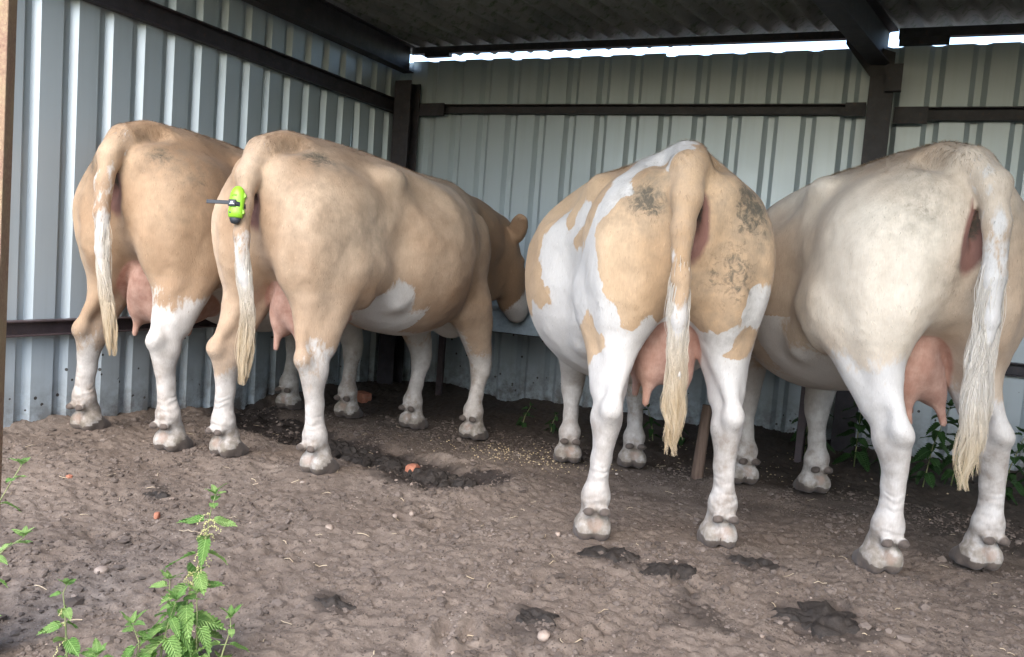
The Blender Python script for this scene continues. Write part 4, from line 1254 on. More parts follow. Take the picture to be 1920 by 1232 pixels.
COWS[3] = dict(loc=(-0.645, 2.74, 0.0), heading=116.5, scale=0.985, mat=SPOT, hair=HAIR_Y, belly=1.15,
    hooves=[(-0.003, 0.222), (0.003, -0.222), (1.364, 0.165), (1.346, -0.166)],
    tail=tailpath([(-0.05, 0.01, 1.31), (-0.16, 0.030, 1.275), (-0.225, 0.045, 1.178), (-0.255, 0.055, 1.076), (-0.27, 0.053, 0.928), (-0.27, 0.046, 0.795), (-0.26, 0.034, 0.626), (-0.255, 0.027, 0.53)], (0.052, 0.050, 0.045, 0.036, 0.029, 0.023, 0.015, 0.008)),
    switch=[(-0.27, 0.054, 1.0, 0.0284), (-0.27, 0.046, 0.76, 0.0264), (-0.265, 0.036, 0.63, 0.0245), (-0.26, 0.03, 0.52, 0.0294), (-0.25, 0.018, 0.36, 0.0204)],
    white_z=(0.66, 0.66, 0.70, 0.70), tail_white=(0, 0.80), udder=0.92,
    labels=[(-0.18, 0.07, 1.35, 1), (-0.18, 0.10, 1.31, 1), (-0.00, 0.11, 1.32, 1), (-0.03, 0.17, 1.26, 1), (-0.07, 0.23, 1.21, 1), (-0.06, 0.27, 1.17, 1), (-0.03, 0.29, 1.12, 1), (-0.06, 0.31, 1.06, 1), (-0.01, 0.32, 1.00, 1), (0.40, 0.33, 1.07, 1), (0.50, 0.35, 1.14, 1), (0.36, 0.30, 1.13, 1), (0.50, 0.37, 1.05, 1), (0.55, 0.40, 1.02, 1), (0.46, 0.36, 0.98, 1), (0.32, 0.31, 0.93, 1), (-0.07, 0.31, 0.93, 1), (-0.11, 0.28, 0.86, 1), (-0.02, 0.31, 0.83, 1), (0.40, 0.33, 0.86, 1), (0.50, 0.38, 0.89, 1), (0.46, 0.33, 0.80, 1), (0.01, 0.31, 0.77, 1), (-0.10, 0.26, 0.74, 1), (0.60, 0.39, 0.76, 1), (0.79, 0.40, 0.70, 1), (0.59, 0.33, 0.66, 1), (0.41, 0.28, 0.69, 1), (-0.14, 0.21, 0.73, 1), (-0.14, 0.16, 0.71, 1), (-0.05, 0.05, 0.72, 1), (-0.11, 0.23, 0.68, 1), (-0.13, 0.17, 0.66, 1), (-0.08, 0.26, 0.59, 1), (-0.05, -0.05, 0.76, 1), (-0.04, -0.08, 0.70, 1), (-0.14, -0.12, 0.74, 1), (-0.17, -0.16, 0.77, 1), (-0.17, -0.23, 0.85, 1), (-0.18, -0.24, 0.90, 1), (-0.16, -0.23, 0.81, 1), (-0.05, -0.11, 0.67, 1), (-0.12, -0.16, 0.66, 1), (-0.12, -0.21, 0.65, 1), (-0.12, 0.10, 0.75, 1), (-0.13, 0.25, 0.79, 1), (-0.12, 0.27, 0.81, 1), (-0.20, 0.11, 1.25, -1), (-0.10, 0.15, 1.24, -1), (-0.14, 0.20, 1.17, -1), (-0.12, 0.25, 1.13, -1), (-0.12, 0.28, 1.07, -1), (-0.16, 0.24, 1.07, -1), (-0.17, 0.19, 1.10, -1), (-0.18, 0.11, 1.15, -1), (-0.15, 0.28, 1.00, -1), (-0.16, 0.26, 0.93, -1), (-0.17, 0.24, 0.87, -1), (-0.18, 0.21, 0.82, -1), (-0.18, 0.16, 0.80, -1), (-0.14, 0.09, 0.78, -1), (-0.15, 0.07, 0.85, -1), (-0.20, 0.14, 0.94, -1), (-0.19, 0.20, 1.01, -1), (-0.19, 0.10, 1.01, -1), (-0.18, 0.24, 0.94, -1), (-0.17, 0.25, 0.89, -1), (0.29, 0.25, 1.28, -1), (0.54, 0.28, 1.26, -1), (0.25, 0.25, 1.22, -1), (0.06, 0.30, 1.16, -1), (0.43, 0.32, 1.16, -1), (0.32, 0.31, 1.05, -1), (0.05, 0.31, 1.10, -1), (0.57, 0.33, 1.22, -1), (0.78, 0.45, 0.99, -1), (0.79, 0.44, 0.80, -1), (0.56, 0.40, 0.83, -1), (0.62, 0.42, 0.91, -1), (0.65, 0.43, 0.98, -1), (0.63, 0.41, 1.09, -1), (-0.03, 0.28, 0.70, -1), (-0.03, 0.27, 0.68, -1), (-0.03, 0.29, 0.72, -1), (-0.20, -0.03, 1.27, -1), (-0.16, -0.09, 1.25, -1), (-0.15, -0.14, 1.23, -1), (-0.20, -0.04, 1.12, -1), (-0.18, -0.12, 1.13, -1), (-0.18, -0.19, 1.10, -1), (-0.18, -0.23, 1.02, -1), (-0.19, -0.23, 0.95, -1), (-0.19, -0.15, 1.02, -1), (-0.19, -0.08, 1.02, -1), (-0.17, -0.05, 0.92, -1), (-0.18, -0.12, 0.91, -1), (-0.20, -0.18, 0.92, -1), (-0.19, -0.19, 0.85, -1), (-0.17, -0.13, 0.82, -1), (-0.14, -0.09, 0.80, -1), (-0.18, -0.17, 0.81, -1), (-0.14, -0.19, 0.72, -1), (-0.14, -0.17, 0.70, -1), (-0.13, -0.22, 0.71, -1), (-0.20, -0.03, 1.03, -1), (-0.27, 0.05, 1.21, -1), (-0.25, 0.09, 1.21, -1), (-0.21, 0.10, 1.28, -1), (-0.24, 0.05, 1.28, -1), (-0.23, 0.01, 1.31, -1), (0.80, 0.48, 1.05, -1), (0.62, 0.38, 1.22, -1), (0.95, 0.45, 1.10, -1), (0.95, 0.45, 0.90, -1), (0.80, 0.30, 0.55, 1), (1.10, 0.30, 0.60, 1), (0.50, 0.20, 0.56, 1), (0.50, -0.36, 1.10, -1), (0.60, -0.40, 0.80, 1), (0.90, -0.42, 1.00, -1), (0.30, -0.30, 1.20, -1), (0.30, -0.31, 0.95, 1), (1.20, 0.30, 1.00, -1), (1.20, -0.30, 1.00, -1), (0.20, -0.10, 1.36, 1), (0.25, 0.05, 1.37, 1), (0.60, 0.05, 1.37, -1)],
    dirt=[((-0.15, 0.15, 1.16), (0.13, 0.13, 0.12), 0.92), ((-0.12, -0.17, 1.15), (0.16, 0.15, 0.19), 1.0), ((-0.17, -0.14, 0.95), (0.15, 0.17, 0.24), 0.72), ((-0.16, 0.12, 1.0), (0.1, 0.15, 0.1), 0.35)],
    tone=[])
COWS[4] = dict(loc=(0.215, 3.06, 0.0), heading=121, scale=1.015, mat=CREAM, hair=HAIR_W, ox=-0.02, bottom=0.03,
    hooves=[(-0.031, 0.197), (0.031, -0.197), (1.216, 0.149), (1.087, -0.142)], sway=0.115,
    tail=tailpath([(-0.06, 0.0, 1.31), (-0.165, -0.005, 1.298), (-0.235, -0.022, 1.235), (-0.265, -0.030, 1.123), (-0.275, -0.032, 0.968), (-0.275, -0.030, 0.843), (-0.265, -0.026, 0.652), (-0.26, -0.026, 0.52)], (0.052, 0.050, 0.046, 0.038, 0.031, 0.023, 0.015, 0.008)),
    switch=[(-0.272, -0.031, 1.06, 0.0301), (-0.275, -0.03, 0.84, 0.0288), (-0.27, -0.026, 0.68, 0.0326), (-0.265, -0.026, 0.52, 0.0406), (-0.255, -0.028, 0.33, 0.0255)],
    white_z=(0.62, 0.62, 0.62, 0.62), tail_white=(0, 1.12), udder=0.88,
    dirt=[((-0.14, 0.14, 1.16), (0.12, 0.12, 0.14), 0.56), ((-0.15, 0.05, 1.0), (0.08, 0.1, 0.1), 0.6), ((-0.12, -0.2, 1.05), (0.12, 0.14, 0.2), 0.7)],
    tone=[((-0.1, 0.2, 1.0), (0.3, 0.25, 0.4), 0.45), ((0.6, 0.45, 0.95), (0.35, 0.3, 0.35), -0.45), ((0.15, 0.1, 1.36), (0.4, 0.3, 0.12), -0.2), ((1.1, 0.3, 1.1), (0.4, 0.4, 0.5), -0.5), ((-0.1, -0.28, 0.95), (0.25, 0.2, 0.4), -0.5)])
LABELS = {1: 'tan cow with a pale drooping tail at far left beside the side wall',
          2: 'tan cow wearing a green tail sensor, its head down in the trough',
          3: 'tan and white spotted cow with its rump to the camera, right of centre',
          4: 'pale cream cow with a long white tail at the right edge'}
for i in (1, 2, 3, 4):
    make_cow('cow', COWS[i], LABELS[i])

# ------------------------------------------------------------------ muck, stones, bricks
def muck_pat(loc, rx, ry, h, seed, label, name='dung_pat', rz=0.0, n=44):
    rg = np.random.default_rng(seed)
    v, f = [], []
    rings = 11
    for i in range(rings + 1):
        t = i / rings
        for k in range(n):
            a = 2 * math.pi * k / n
            wob = 1 + 0.38 * vnoise(np.array([math.cos(a) * 1.6 + seed]), np.array([math.sin(a) * 1.6]))[0] + 0.25 * vnoise(np.array([math.cos(a) * 5 + seed]), np.array([math.sin(a) * 5]))[0]
            r = t * wob
            lx, ly = r * rx * math.cos(a), r * ry * math.sin(a)
            x = lx * math.cos(rz) - ly * math.sin(rz); y = lx * math.sin(rz) + ly * math.cos(rz)
            z = h * (1 - t ** 2.2) * (0.55 + 0.45 * vnoise(np.array([x * 26 + seed]), np.array([y * 26]))[0]) + 0.006 * vnoise(np.array([x * 80 + seed]), np.array([y * 80]))[0]
            gz = gh(loc[0] + x, loc[1] + y)
            zz = gz + max(z, -0.002) + (0.004 if t < 0.95 else -0.006)
            v.append((x, y, zz - gh(*loc[:2])))
    for i in range(rings):
        for k in range(n):
            f.append((i*n+k, i*n+(k+1) % n, (i+1)*n+(k+1) % n, (i+1)*n+k))
    o = mesh_obj(name, v, f, M_MUCK, None, True)
    o.location = (loc[0], loc[1], gh(*loc[:2]))
    return tag(o, label, 'dung', 'dung pats on the earth')
muck_pat((-0.70, 2.46), 0.11, 0.065, 0.020, 3, 'dark dung pat just behind the left hind foot of the spotted cow', rz=0.5)
muck_pat((-0.515, 2.42), 0.10, 0.06, 0.016, 5, 'flattened dung pat between the hind feet of the spotted cow', rz=0.7)
muck_pat((-0.07, 2.345), 0.12, 0.075, 0.026, 9, 'crumbly dark dung pat nearest the bottom right corner', rz=0.3)
muck_pat((-1.23, 1.71), 0.055, 0.022, 0.012, 12, 'small dark dung scrap at bottom centre, left of the pale stone', rz=0.55)
muck_pat((-0.27, 2.72), 0.11, 0.04, 0.014, 15, 'thin smear of dung between the spotted cow and the cream cow', rz=0.35)
muck_pat((-0.74, 1.90), 0.07, 0.035, 0.010, 18, 'thin dung smear beside the pale round stone in the foreground', rz=0.5)
muck_pat((-2.33, 2.12), 0.045, 0.02, 0.012, 21, 'small dark dung scrap beside the red brick chip in the left foreground', rz=0.5)
# trampled ridge of muck under the second cow: clods in one heap
pts = np.array([(-2.62, 3.33), (-2.30, 3.22), (-2.0, 3.14), (-1.72, 3.06), (-1.55, 3.0)])
cx, cy, cs = [], [], []
for i in range(330):
    t = RNG.random() * (len(pts) - 1); k = int(t); q = pts[k] + (pts[min(k+1, 4)] - pts[k]) * (t - k)
    cx.append(q[0] + RNG.normal(0, 0.06)); cy.append(q[1] + RNG.normal(0, 0.045)); cs.append(np.clip(RNG.lognormal(-4.0, 0.45), 0.008, 0.038))
tag(lumps('muck_heap', np.array(cx), np.array(cy), np.array(cs), M_MUCK, 0.75, 0.13, 0.25, ICO2), 'long heap of black trampled muck beneath the cow with the green sensor', 'muck heap', kind='stuff')

def stone(name, loc, r, mat, seed, label, cat, boxy=0.0):
    rg = np.random.default_rng(seed)
    v, f = ICO2
    v = v.copy()
    if boxy: v = np.sign(v) * np.abs(v) ** (1 - boxy)
    v = v * (1 + 0.09 * rg.normal(0, 1, (len(v), 1)))
    v = v * np.array(r)
    a = rg.uniform(0, 6.28); c, s = math.cos(a), math.sin(a)
    v = np.stack([v[:, 0]*c - v[:, 1]*s, v[:, 0]*s + v[:, 1]*c, v[:, 2]], 1)
    o = np_mesh(name, v, f, mat, None, boxy == 0)
    o.location = (loc[0], loc[1], gh(*loc) + r[2] * 0.45)
    return tag(o, label, cat)
stone('stone', (-0.676, 1.823), (0.021, 0.017, 0.014), M_STONE, 1, 'rounded pale brown stone at the bottom centre of the picture', 'stone')
stone('stone', (-1.591, 2.168), (0.022, 0.015, 0.010), M_STONE, 2, 'flat pinkish stone lying on bare earth left of centre', 'stone')
stone('stone', (-1.49, 2.409), (0.011, 0.010, 0.009), M_PEB, 3, 'small grey stone in front of the muck heap, one of a pair', 'stone')
stone('stone', (-1.44, 2.44), (0.010, 0.009, 0.008), M_STONE, 4, 'small buff stone beside the small grey stone', 'stone')
stone('stone', (-1.86, 1.52), (0.020, 0.016, 0.011), M_STONE, 5, 'pale stone behind the foreground nettles at left', 'stone')
stone('stone', (-0.93, 2.56), (0.012, 0.010, 0.008), M_STONE, 6, 'orange tinted pebble left of the spotted cow left hind foot', 'stone')
stone('brick_chip', (-2.158, 1.974), (0.015, 0.010, 0.012), M_BRICK, 7, 'red brick chip in the left foreground in front of the tan cows', 'brick chip', 0.3)
stone('brick_chip', (-2.707, 2.058), (0.012, 0.010, 0.008), M_BRICK, 8, 'small red brick chip nearest the rusted front post', 'brick chip', 0.3)
stone('brick_chip', (-1.84, 3.10), (0.040, 0.03, 0.028), M_BRICK, 9, 'orange brick lump sticking out of the black muck heap', 'brick chip', 0.35)
stone('brick', (-3.19, 4.642), (0.055, 0.04, 0.045), M_BRICK, 10, 'dull red brick in the dark far corner below the rail', 'brick', 0.6)

# ------------------------------------------------------------------ feed trough
tr = empty('feed_trough', (-1.55, 4.95, -0.08))
tag(tr, 'galvanised steel feed trough along the back wall, cow head in it', 'trough')
TO = Vector(tr.location)
def tpart(name, mb, mat=M_GALV, bevel=0.003):
    o = mb.build(name, mat, tr, bevel=bevel); o.location = -TO; return o
xa, xb = -2.95, -0.25
tpart('front_panel', MB().box((xa, 4.750, 0.466), (xb, 4.756, 0.606)))
tpart('rim', MB().box((xa, 4.728, 0.607), (xb, 4.772, 0.634)))
tpart('back_panel', MB().box((xa, 5.154, 0.466), (xb, 5.16, 0.70)))
tpart('rim', MB().box((xa, 5.14, 0.701), (xb, 5.178, 0.724)))
tpart('floor_panel', MB().box((xa, 4.757, 0.466), (xb, 5.153, 0.472)))
tpart('end_panel', MB().box((xa, 4.757, 0.473), (xa + 0.005, 5.153, 0.605)))
tpart('end_panel', MB().box((xb - 0.005, 4.757, 0.473), (xb, 5.153, 0.605)))
for lx in (-2.85, -0.35):
    for ly in (4.80, 5.10):
        tpart('leg', MB().box((lx - 0.02, ly - 0.02, -0.14), (lx + 0.02, ly + 0.02, 0.4655)), M_STEEL2)

# ------------------------------------------------------------------ stake
def mat_wood():
    m, nt, b = new_mat('weathered_wood')
    co = coords(nt, 'Object')
    c = ramp(nt, noise(nt, 20, 5, 0.65, mapping(nt, co, (3, 3, 0.25))), (0.3, (0.10, 0.065, 0.045)), (0.7, (0.22, 0.15, 0.11)))
    lk(nt, c, b.inputs['Base Color']); b.inputs['Roughness'].default_value = 0.85
    bump(nt, b, noise(nt, 40, 4, 0.6, mapping(nt, co, (3, 3, 0.15))), 0.5, 0.006)
    return m
M_WOOD = mat_wood()
mb = MB().tube([(0, 0, -0.1), (0.002, 0, 0.05), (0.010, 0.005, 0.2), (0.02, 0.008, 0.38)], [0.032, 0.031, 0.028, 0.026], 14)
st_ = mb.build('stake', M_WOOD, None, True); st_.location = (-0.765, 4.07, gh(-0.765, 4.07))
tag(st_, 'short round wooden stake behind the spotted cow right hind leg', 'stake')

# ------------------------------------------------------------------ calving sensor strapped to the tail of the second cow
def mat_simple(name, col, rough=0.4, spec=0.5):
    m, nt, b = new_mat(name)
    co = coords(nt, 'Object')
    c = mixc(nt, math_(nt, 'MULTIPLY', ramp(nt, noise(nt, 60, 4, 0.6, co), (0.45, 0.0), (0.75, 1.0)), 0.25), col, tuple(x * 0.55 for x in col))
    lk(nt, c, b.inputs['Base Color']); b.inputs['Roughness'].default_value = rough
    b.inputs['Specular IOR Level'].default_value = spec
    return m
M_LIME = mat_simple('lime_plastic', (0.30, 0.62, 0.035), 0.35)
M_BLACK = mat_simple('black_rubber', (0.03, 0.035, 0.042), 0.55)
M_WHITE = mat_simple('white_print', (0.75, 0.77, 0.8), 0.5)
P2 = COWS[2]
def cow_point(P, l):
    th = math.radians(P['heading']); c, s = math.cos(th), math.sin(th); q = P['scale']
    return Vector((P['loc'][0] + q*(l[0]*c - l[1]*s), P['loc'][1] + q*(l[0]*s + l[1]*c), P['loc'][2] + q*l[2]))
t_top, t_bot = cow_point(P2, (-0.272, -0.024, 1.125)), cow_point(P2, (-0.294, -0.035, 0.985))
axis = (t_top - t_bot).normalized()
out = Vector((0.30, -0.95, 0)); out = (out - axis * out.dot(axis)).normalized()
side = axis.cross(out).normalized()
SM = Matrix((side, out, axis)).transposed().to_4x4()
SM.translation = (t_top + t_bot) / 2 + out * 0.028
sen = empty('tail_sensor'); sen.matrix_world = SM
tag(sen, 'lime green plastic calving sensor strapped round the tail of a tan cow', 'sensor')
def lathe_el(prof, n=20, sx=1.0, sy=1.0, y0=0.0):
    mb = MB(); v, f = [], []
    for (r, z, off) in prof:
        for k in range(n):
            a = 2*math.pi*k/n; v.append((r*sx*math.cos(a), y0 + off + r*sy*math.sin(a), z))
    for i in range(len(prof)-1):
        for k in range(n): f.append((i*n+k, i*n+(k+1) % n, (i+1)*n+(k+1) % n, (i+1)*n+k))
    f.append(tuple(range(n))[::-1]); f.append(tuple(range((len(prof)-1)*n, len(prof)*n)))
    return mb.add(v, f)
shell = lathe_el([(0.020, -0.052, 0), (0.027, -0.048, 0), (0.030, -0.03, 0), (0.0285, -0.012, 0), (0.0285, 0.012, 0), (0.030, 0.022, 0), (0.028, 0.042, 0), (0.022, 0.058, 0), (0.013, 0.068, 0), (0.004, 0.072, 0)], 20, 1.0, 0.72).build('shell', M_LIME, sen, True)
MB().tube([(0.006, 0.0205, 0.031), (-0.004, 0.022, 0.034), (-0.012, 0.019, 0.031)], 0.0025, 6).build('grip_ridge', M_LIME, shell, True)
for zz in (0.034, -0.028):
    MB().add(*[[(0.028, -0.006, zz-0.008), (0.034, -0.004, zz-0.004), (0.034, 0.004, zz-0.004), (0.028, 0.006, zz-0.008), (0.027, -0.006, zz+0.01), (0.032, -0.004, zz+0.006), (0.032, 0.004, zz+0.006), (0.027, 0.006, zz+0.01)], [(0,1,2,3),(7,6,5,4),(0,4,5,1),(1,5,6,2),(2,6,7,3),(3,7,4,0)]]).build('lug', M_LIME, shell)
MB().tube([(-0.014, 0.0175, -0.034), (-0.014, 0.0200, -0.034)], [0.004, 0.004], 10).build('screw_hole', M_BLACK, shell)
lathe_el([(0.006, -0.074, 0), (0.015, -0.071, 0), (0.020, -0.062, 0), (0.0225, -0.0525, 0)], 20, 1.0, 0.72).build('end_cap', M_BLACK, sen, True)
mb = MB(); n = 28; v, f = [], []
for z_ in (-0.0085, 0.0085):
    for k in range(n):
        a = 2*math.pi*k/n; v.append((0.032*math.cos(a), -0.022 + 0.0465*math.sin(a), z_ - 0.004*math.cos(a)))
    for k in range(n):
        a = 2*math.pi*k/n; v.append((0.0295*math.cos(a), -0.022 + 0.044*math.sin(a), z_ - 0.004*math.cos(a)))
for k in range(n):
    j = (k+1) % n
    f += [(k, j, 2*n+j, 2*n+k), (n+j, n+k, 3*n+k, 3*n+j), (j, k, n+k, n+j), (2*n+k, 2*n+j, 3*n+j, 3*n+k)]
strap = mb.add(v, f).build('strap', M_BLACK, sen, True)
MB().box((-0.112, 0.0155, -0.0045), (-0.020, 0.0205, 0.0105)).build('strap_end', M_BLACK, strap, bevel=0.002)
MB().box((-0.022, 0.0205, -0.012), (0.008, 0.0285, 0.014)).build('buckle', M_BLACK, strap, bevel=0.003)
mb = MB()
mb.box((-0.016, 0.0288, -0.004), (0.003, 0.0292, -0.0015)).box((-0.011, 0.0288, 0.0), (-0.002, 0.0292, 0.006))
mb.build('printed_mark', M_WHITE, strap)

# ------------------------------------------------------------------ nettles
def mat_leaf(name, c0, c1):
    m, nt, b = new_mat(name)
    co = coords(nt, 'Object'); oi = N(nt, 'ShaderNodeObjectInfo')
    n1 = noise(nt, 2.5, 3, 0.6, co)
    f = math_(nt, 'ADD', math_(nt, 'MULTIPLY', n1, 0.6), math_(nt, 'MULTIPLY', oi.outputs['Random'], 0.5))
    c = mixc(nt, ramp(nt, f, (0.3, 0.0), (0.85, 1.0)), c0, c1)
    sep = N(nt, 'ShaderNodeSeparateXYZ'); lk(nt, co, sep.inputs[0])
    rib = math_(nt, 'LESS_THAN', math_(nt, 'ABSOLUTE', sep.outputs[1]), 0.012)
    c = mixc(nt, math_(nt, 'MULTIPLY', rib, 0.5), c, tuple(x * 1.5 + 0.03 for x in c1))
    lk(nt, c, b.inputs['Base Color']); b.inputs['Roughness'].default_value = 0.55
    b.inputs['Specular IOR Level'].default_value = 0.35
    # side veins
    wv = N(nt, 'ShaderNodeTexWave', wave_type='BANDS', bands_direction='X'); wv.inputs['Scale'].default_value = 3.2
    sh = N(nt, 'ShaderNodeCombineXYZ')
    lk(nt, math_(nt, 'SUBTRACT', sep.outputs[0], math_(nt, 'ABSOLUTE', sep.outputs[1])), sh.inputs[0]); lk(nt, sh.outputs[0], wv.inputs['Vector'])
    bump(nt, b, wv.outputs[1], 0.5, 0.03)
    tr_ = N(nt, 'ShaderNodeBsdfTranslucent'); lk(nt, c, tr_.inputs[0])
    mx = N(nt, 'ShaderNodeMixShader'); mx.inputs[0].default_value = 0.35
    lk(nt, b.outputs[0], mx.inputs[1]); lk(nt, tr_.outputs[0], mx.inputs[2])
    lk(nt, mx.outputs[0], nt.nodes['Material Output'].inputs['Surface'])
    return m
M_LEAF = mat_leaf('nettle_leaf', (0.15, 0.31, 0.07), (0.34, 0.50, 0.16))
M_LEAF_SHADED = mat_leaf('nettle_leaf_shaded', (0.025, 0.07, 0.018), (0.055, 0.125, 0.033))  # shaded copy of the leaf green, back wall shade put into the colour
M_STEM = mat_plain('nettle_stem', ((0.3, (0.16, 0.22, 0.08)), (0.7, (0.28, 0.27, 0.13))), 30, 0.7)
M_FLOW = mat_plain('nettle_flower', ((0.3, (0.42, 0.42, 0.16)), (0.7, (0.60, 0.56, 0.28))), 60, 0.8)

def leaf_mesh(droop, fold, twist, teeth=9):
    n = teeth * 2
    v, f = [], []
    for i in range(n + 1):
        t = i / n
        w_ = 0.36 * (t + 0.02) ** 0.42 * (1 - t) ** 0.78 * 1.55
        w_ *= (1.0 if i % 2 == 0 else 0.80) if 0 < i < n else 1
        x = t + (0.03 if i % 2 == 0 else 0.0)
        z = -droop * t * t
        tw = twist * t
        for s in (-1, -0.5, 0, 0.5, 1):
            yy = s * w_
            zz = z + fold * abs(yy) + 0.03 * math.sin(9 * t) * abs(s)
            v.append((0.14 + x * 0.9 - (0.03 * abs(s) if i % 2 else 0), yy * math.cos(tw) - 0.0, zz + yy * math.sin(tw)))
    for i in range(n):
        for k in range(4):
            a = i * 5 + k
            f.append((a, a + 1, a + 6, a + 5))
    # petiole
    b0 = len(v)
    for x in (0.0, 0.15):
        v += [(x, -0.012, 0.0), (x, 0.012, 0.0), (x, 0.0, -0.02)]
    f += [(b0, b0+1, b0+4, b0+3), (b0+1, b0+2, b0+5, b0+4), (b0+2, b0, b0+3, b0+5)]
    me = bpy.data.meshes.new('leaf'); me.from_pydata(v, [], f); me.update()
    me.polygons.foreach_set('use_smooth', [True] * len(me.polygons))
    return me
LEAVES = {}
for key, mt in (('l', M_LEAF), ('d', M_LEAF_SHADED)):
    LEAVES[key] = []
    for dr, fo, tw in ((0.22, 0.25, 0.1), (0.35, 0.4, -0.2), (0.1, 0.15, 0.25), (0.5, 0.3, 0.0)):
        me = leaf_mesh(dr, fo, tw); me.materials.append(mt); LEAVES[key].append(me)

def nettle(path, label, nodes, size, seed, key='l', flowers=0, group=None, r0=0.003, tipsize=0.45, down=0.25, t0=0.08):
    rg = random.Random(seed)
    P_ = [Vector(p) for p in path]
    root = empty('nettle_plant', P_[0])
    tag(root, label, 'nettle', group)
    rel = [p - P_[0] for p in P_]
    # smooth path
    seg = [0]
    for a_, b_ in zip(rel[:-1], rel[1:]): seg.append(seg[-1] + (b_ - a_).length)
    T = [s / seg[-1] for s in seg]
    def pt(t):
        return Vector([float(np.interp(t, T, [q[i] for q in rel])) for i in range(3)])
    ts = [i / 14 for i in range(15)]
    MB().tube([pt(t) for t in ts], [r0 * (1 - 0.7 * t) for t in ts], 6).build('stem', M_STEM, root, True)
    a0 = rg.uniform(0, 6.28)
    for i in range(nodes):
        t = t0 + (1.0 - t0) * (i + 0.5) / nodes if nodes > 1 else 0.9
        t = min(1, t)
        env = (1 - (1 - tipsize) * max(0, (t - 0.45) / 0.55)) * (0.85 + 0.15 * math.sin(t * 3))
        for s in (0, 1):
            if rg.random() < 0.06: continue
            ang = a0 + i * 1.57 + s * math.pi + rg.uniform(-0.35, 0.35)
            L = size * env * rg.uniform(0.8, 1.2)
            me = rg.choice(LEAVES[key])
            o = bpy.data.objects.new('leaf', me); COL.objects.link(o); o.parent = root
            pitch = rg.uniform(-0.15, 0.55) * (1 if t < 0.85 else -1.0) + down * (1 - t)
            o.location = pt(t)
            o.rotation_euler = Euler((rg.uniform(-0.4, 0.4), pitch, ang), 'XYZ')
            o.scale = (L, L * rg.uniform(0.85, 1.1), L)
    # crown of small leaves at the tip
    for i in range(5):
        o = bpy.data.objects.new('leaf', rg.choice(LEAVES[key])); COL.objects.link(o); o.parent = root
        L = size * rg.uniform(0.28, 0.45)
        o.location = pt(1.0); o.rotation_euler = Euler((rg.uniform(-0.5, 0.5), rg.uniform(-1.2, -0.5), i * 1.26 + rg.uniform(-0.3, 0.3)), 'XYZ'); o.scale = (L, L, L)
    for i in range(flowers):
        t = 0.45 + 0.45 * (i + rg.random()) / flowers
        ang = rg.uniform(0, 6.28)
        mb = MB(); b0 = pt(t)
        L = rg.uniform(0.018, 0.034); dirv = Vector((math.cos(ang), math.sin(ang), 0))
        for k in range(16):
            q = k / 15
            c = b0 + dirv * L * q + Vector((0, 0, 0.006 * math.sin(q * 3) - 0.014 * q * q)) + Vector((rg.gauss(0, .0012), rg.gauss(0, .0012), rg.gauss(0, .0012)))
            r = rg.uniform(0.0012, 0.0022)
            mb.add([c + Vector(d) * r for d in ((1,0,0),(-1,0,0),(0,1,0),(0,-1,0),(0,0,1),(0,0,-1))], [(0,2,4),(2,1,4),(1,3,4),(3,0,4),(2,0,5),(1,2,5),(3,1,5),(0,3,5)])
        mb.build('flower_string', M_FLOW, root)
    return root
FG = 'nettles in the left foreground'
nettle([(-1.285, 1.255, -0.03), (-1.293, 1.268, 0.083), (-1.293, 1.274, 0.152), (-1.279, 1.286, 0.222), (-1.269, 1.297, 0.292), (-1.268, 1.302, 0.338), (-1.261, 1.308, 0.376)],
       'tallest foreground nettle with yellow flower strings up its stem', 10, 0.075, 1, flowers=22, group=FG, tipsize=0.75, t0=0.12)
nettle([(-1.255, 1.243, -0.03), (-1.284, 1.238, 0.074), (-1.304, 1.235, 0.151), (-1.309, 1.238, 0.200)], 'bushy nettle shoot at the foot of the tallest foreground nettle', 8, 0.085, 2, group=FG)
nettle([(-1.30, 1.21, -0.03), (-1.30, 1.215, 0.06), (-1.285, 1.22, 0.13), (-1.275, 1.225, 0.165)], 'leafy nettle shoot crowded against the tallest foreground nettle', 8, 0.085, 12, group=FG)
nettle([(-1.24, 1.255, -0.03), (-1.25, 1.262, 0.06), (-1.255, 1.265, 0.12), (-1.262, 1.268, 0.17)], 'nettle shoot on the right flank of the tallest foreground nettle', 7, 0.08, 22, group=FG)
nettle([(-1.39, 1.07, -0.01), (-1.408, 1.075, 0.107), (-1.415, 1.076, 0.159), (-1.423, 1.076, 0.201), (-1.418, 1.08, 0.214)], 'slim upright nettle standing apart at far left of the foreground clump', 7, 0.058, 3, group=FG, flowers=3)
nettle([(-1.307, 1.154, -0.03), (-1.31, 1.159, 0.05), (-1.307, 1.164, 0.09), (-1.323, 1.16, 0.125)], 'low nettle with broad leaves left of the tallest foreground nettle', 6, 0.085, 4, group=FG)
nettle([(-1.206, 1.264, -0.03), (-1.19, 1.279, 0.064), (-1.181, 1.287, 0.105), (-1.185, 1.288, 0.127)], 'short nettle leaning out at the right side of the foreground clump', 4, 0.078, 5, group=FG)
nettle([(-1.30, 1.09, -0.01), (-1.323, 1.088, 0.05), (-1.332, 1.088, 0.09)], 'lowest nettle at the bottom edge between the slim one and the clump', 6, 0.078, 6, group=FG)
nettle([(-1.42, 0.80, 0.0), (-1.37, 0.815, 0.22), (-1.323, 0.842, 0.40), (-1.293, 0.862, 0.472), (-1.27, 0.877, 0.525)], 'nettle leaning in from the left edge beside the rusted post, upper one', 5, 0.062, 7, group=FG, t0=0.55)
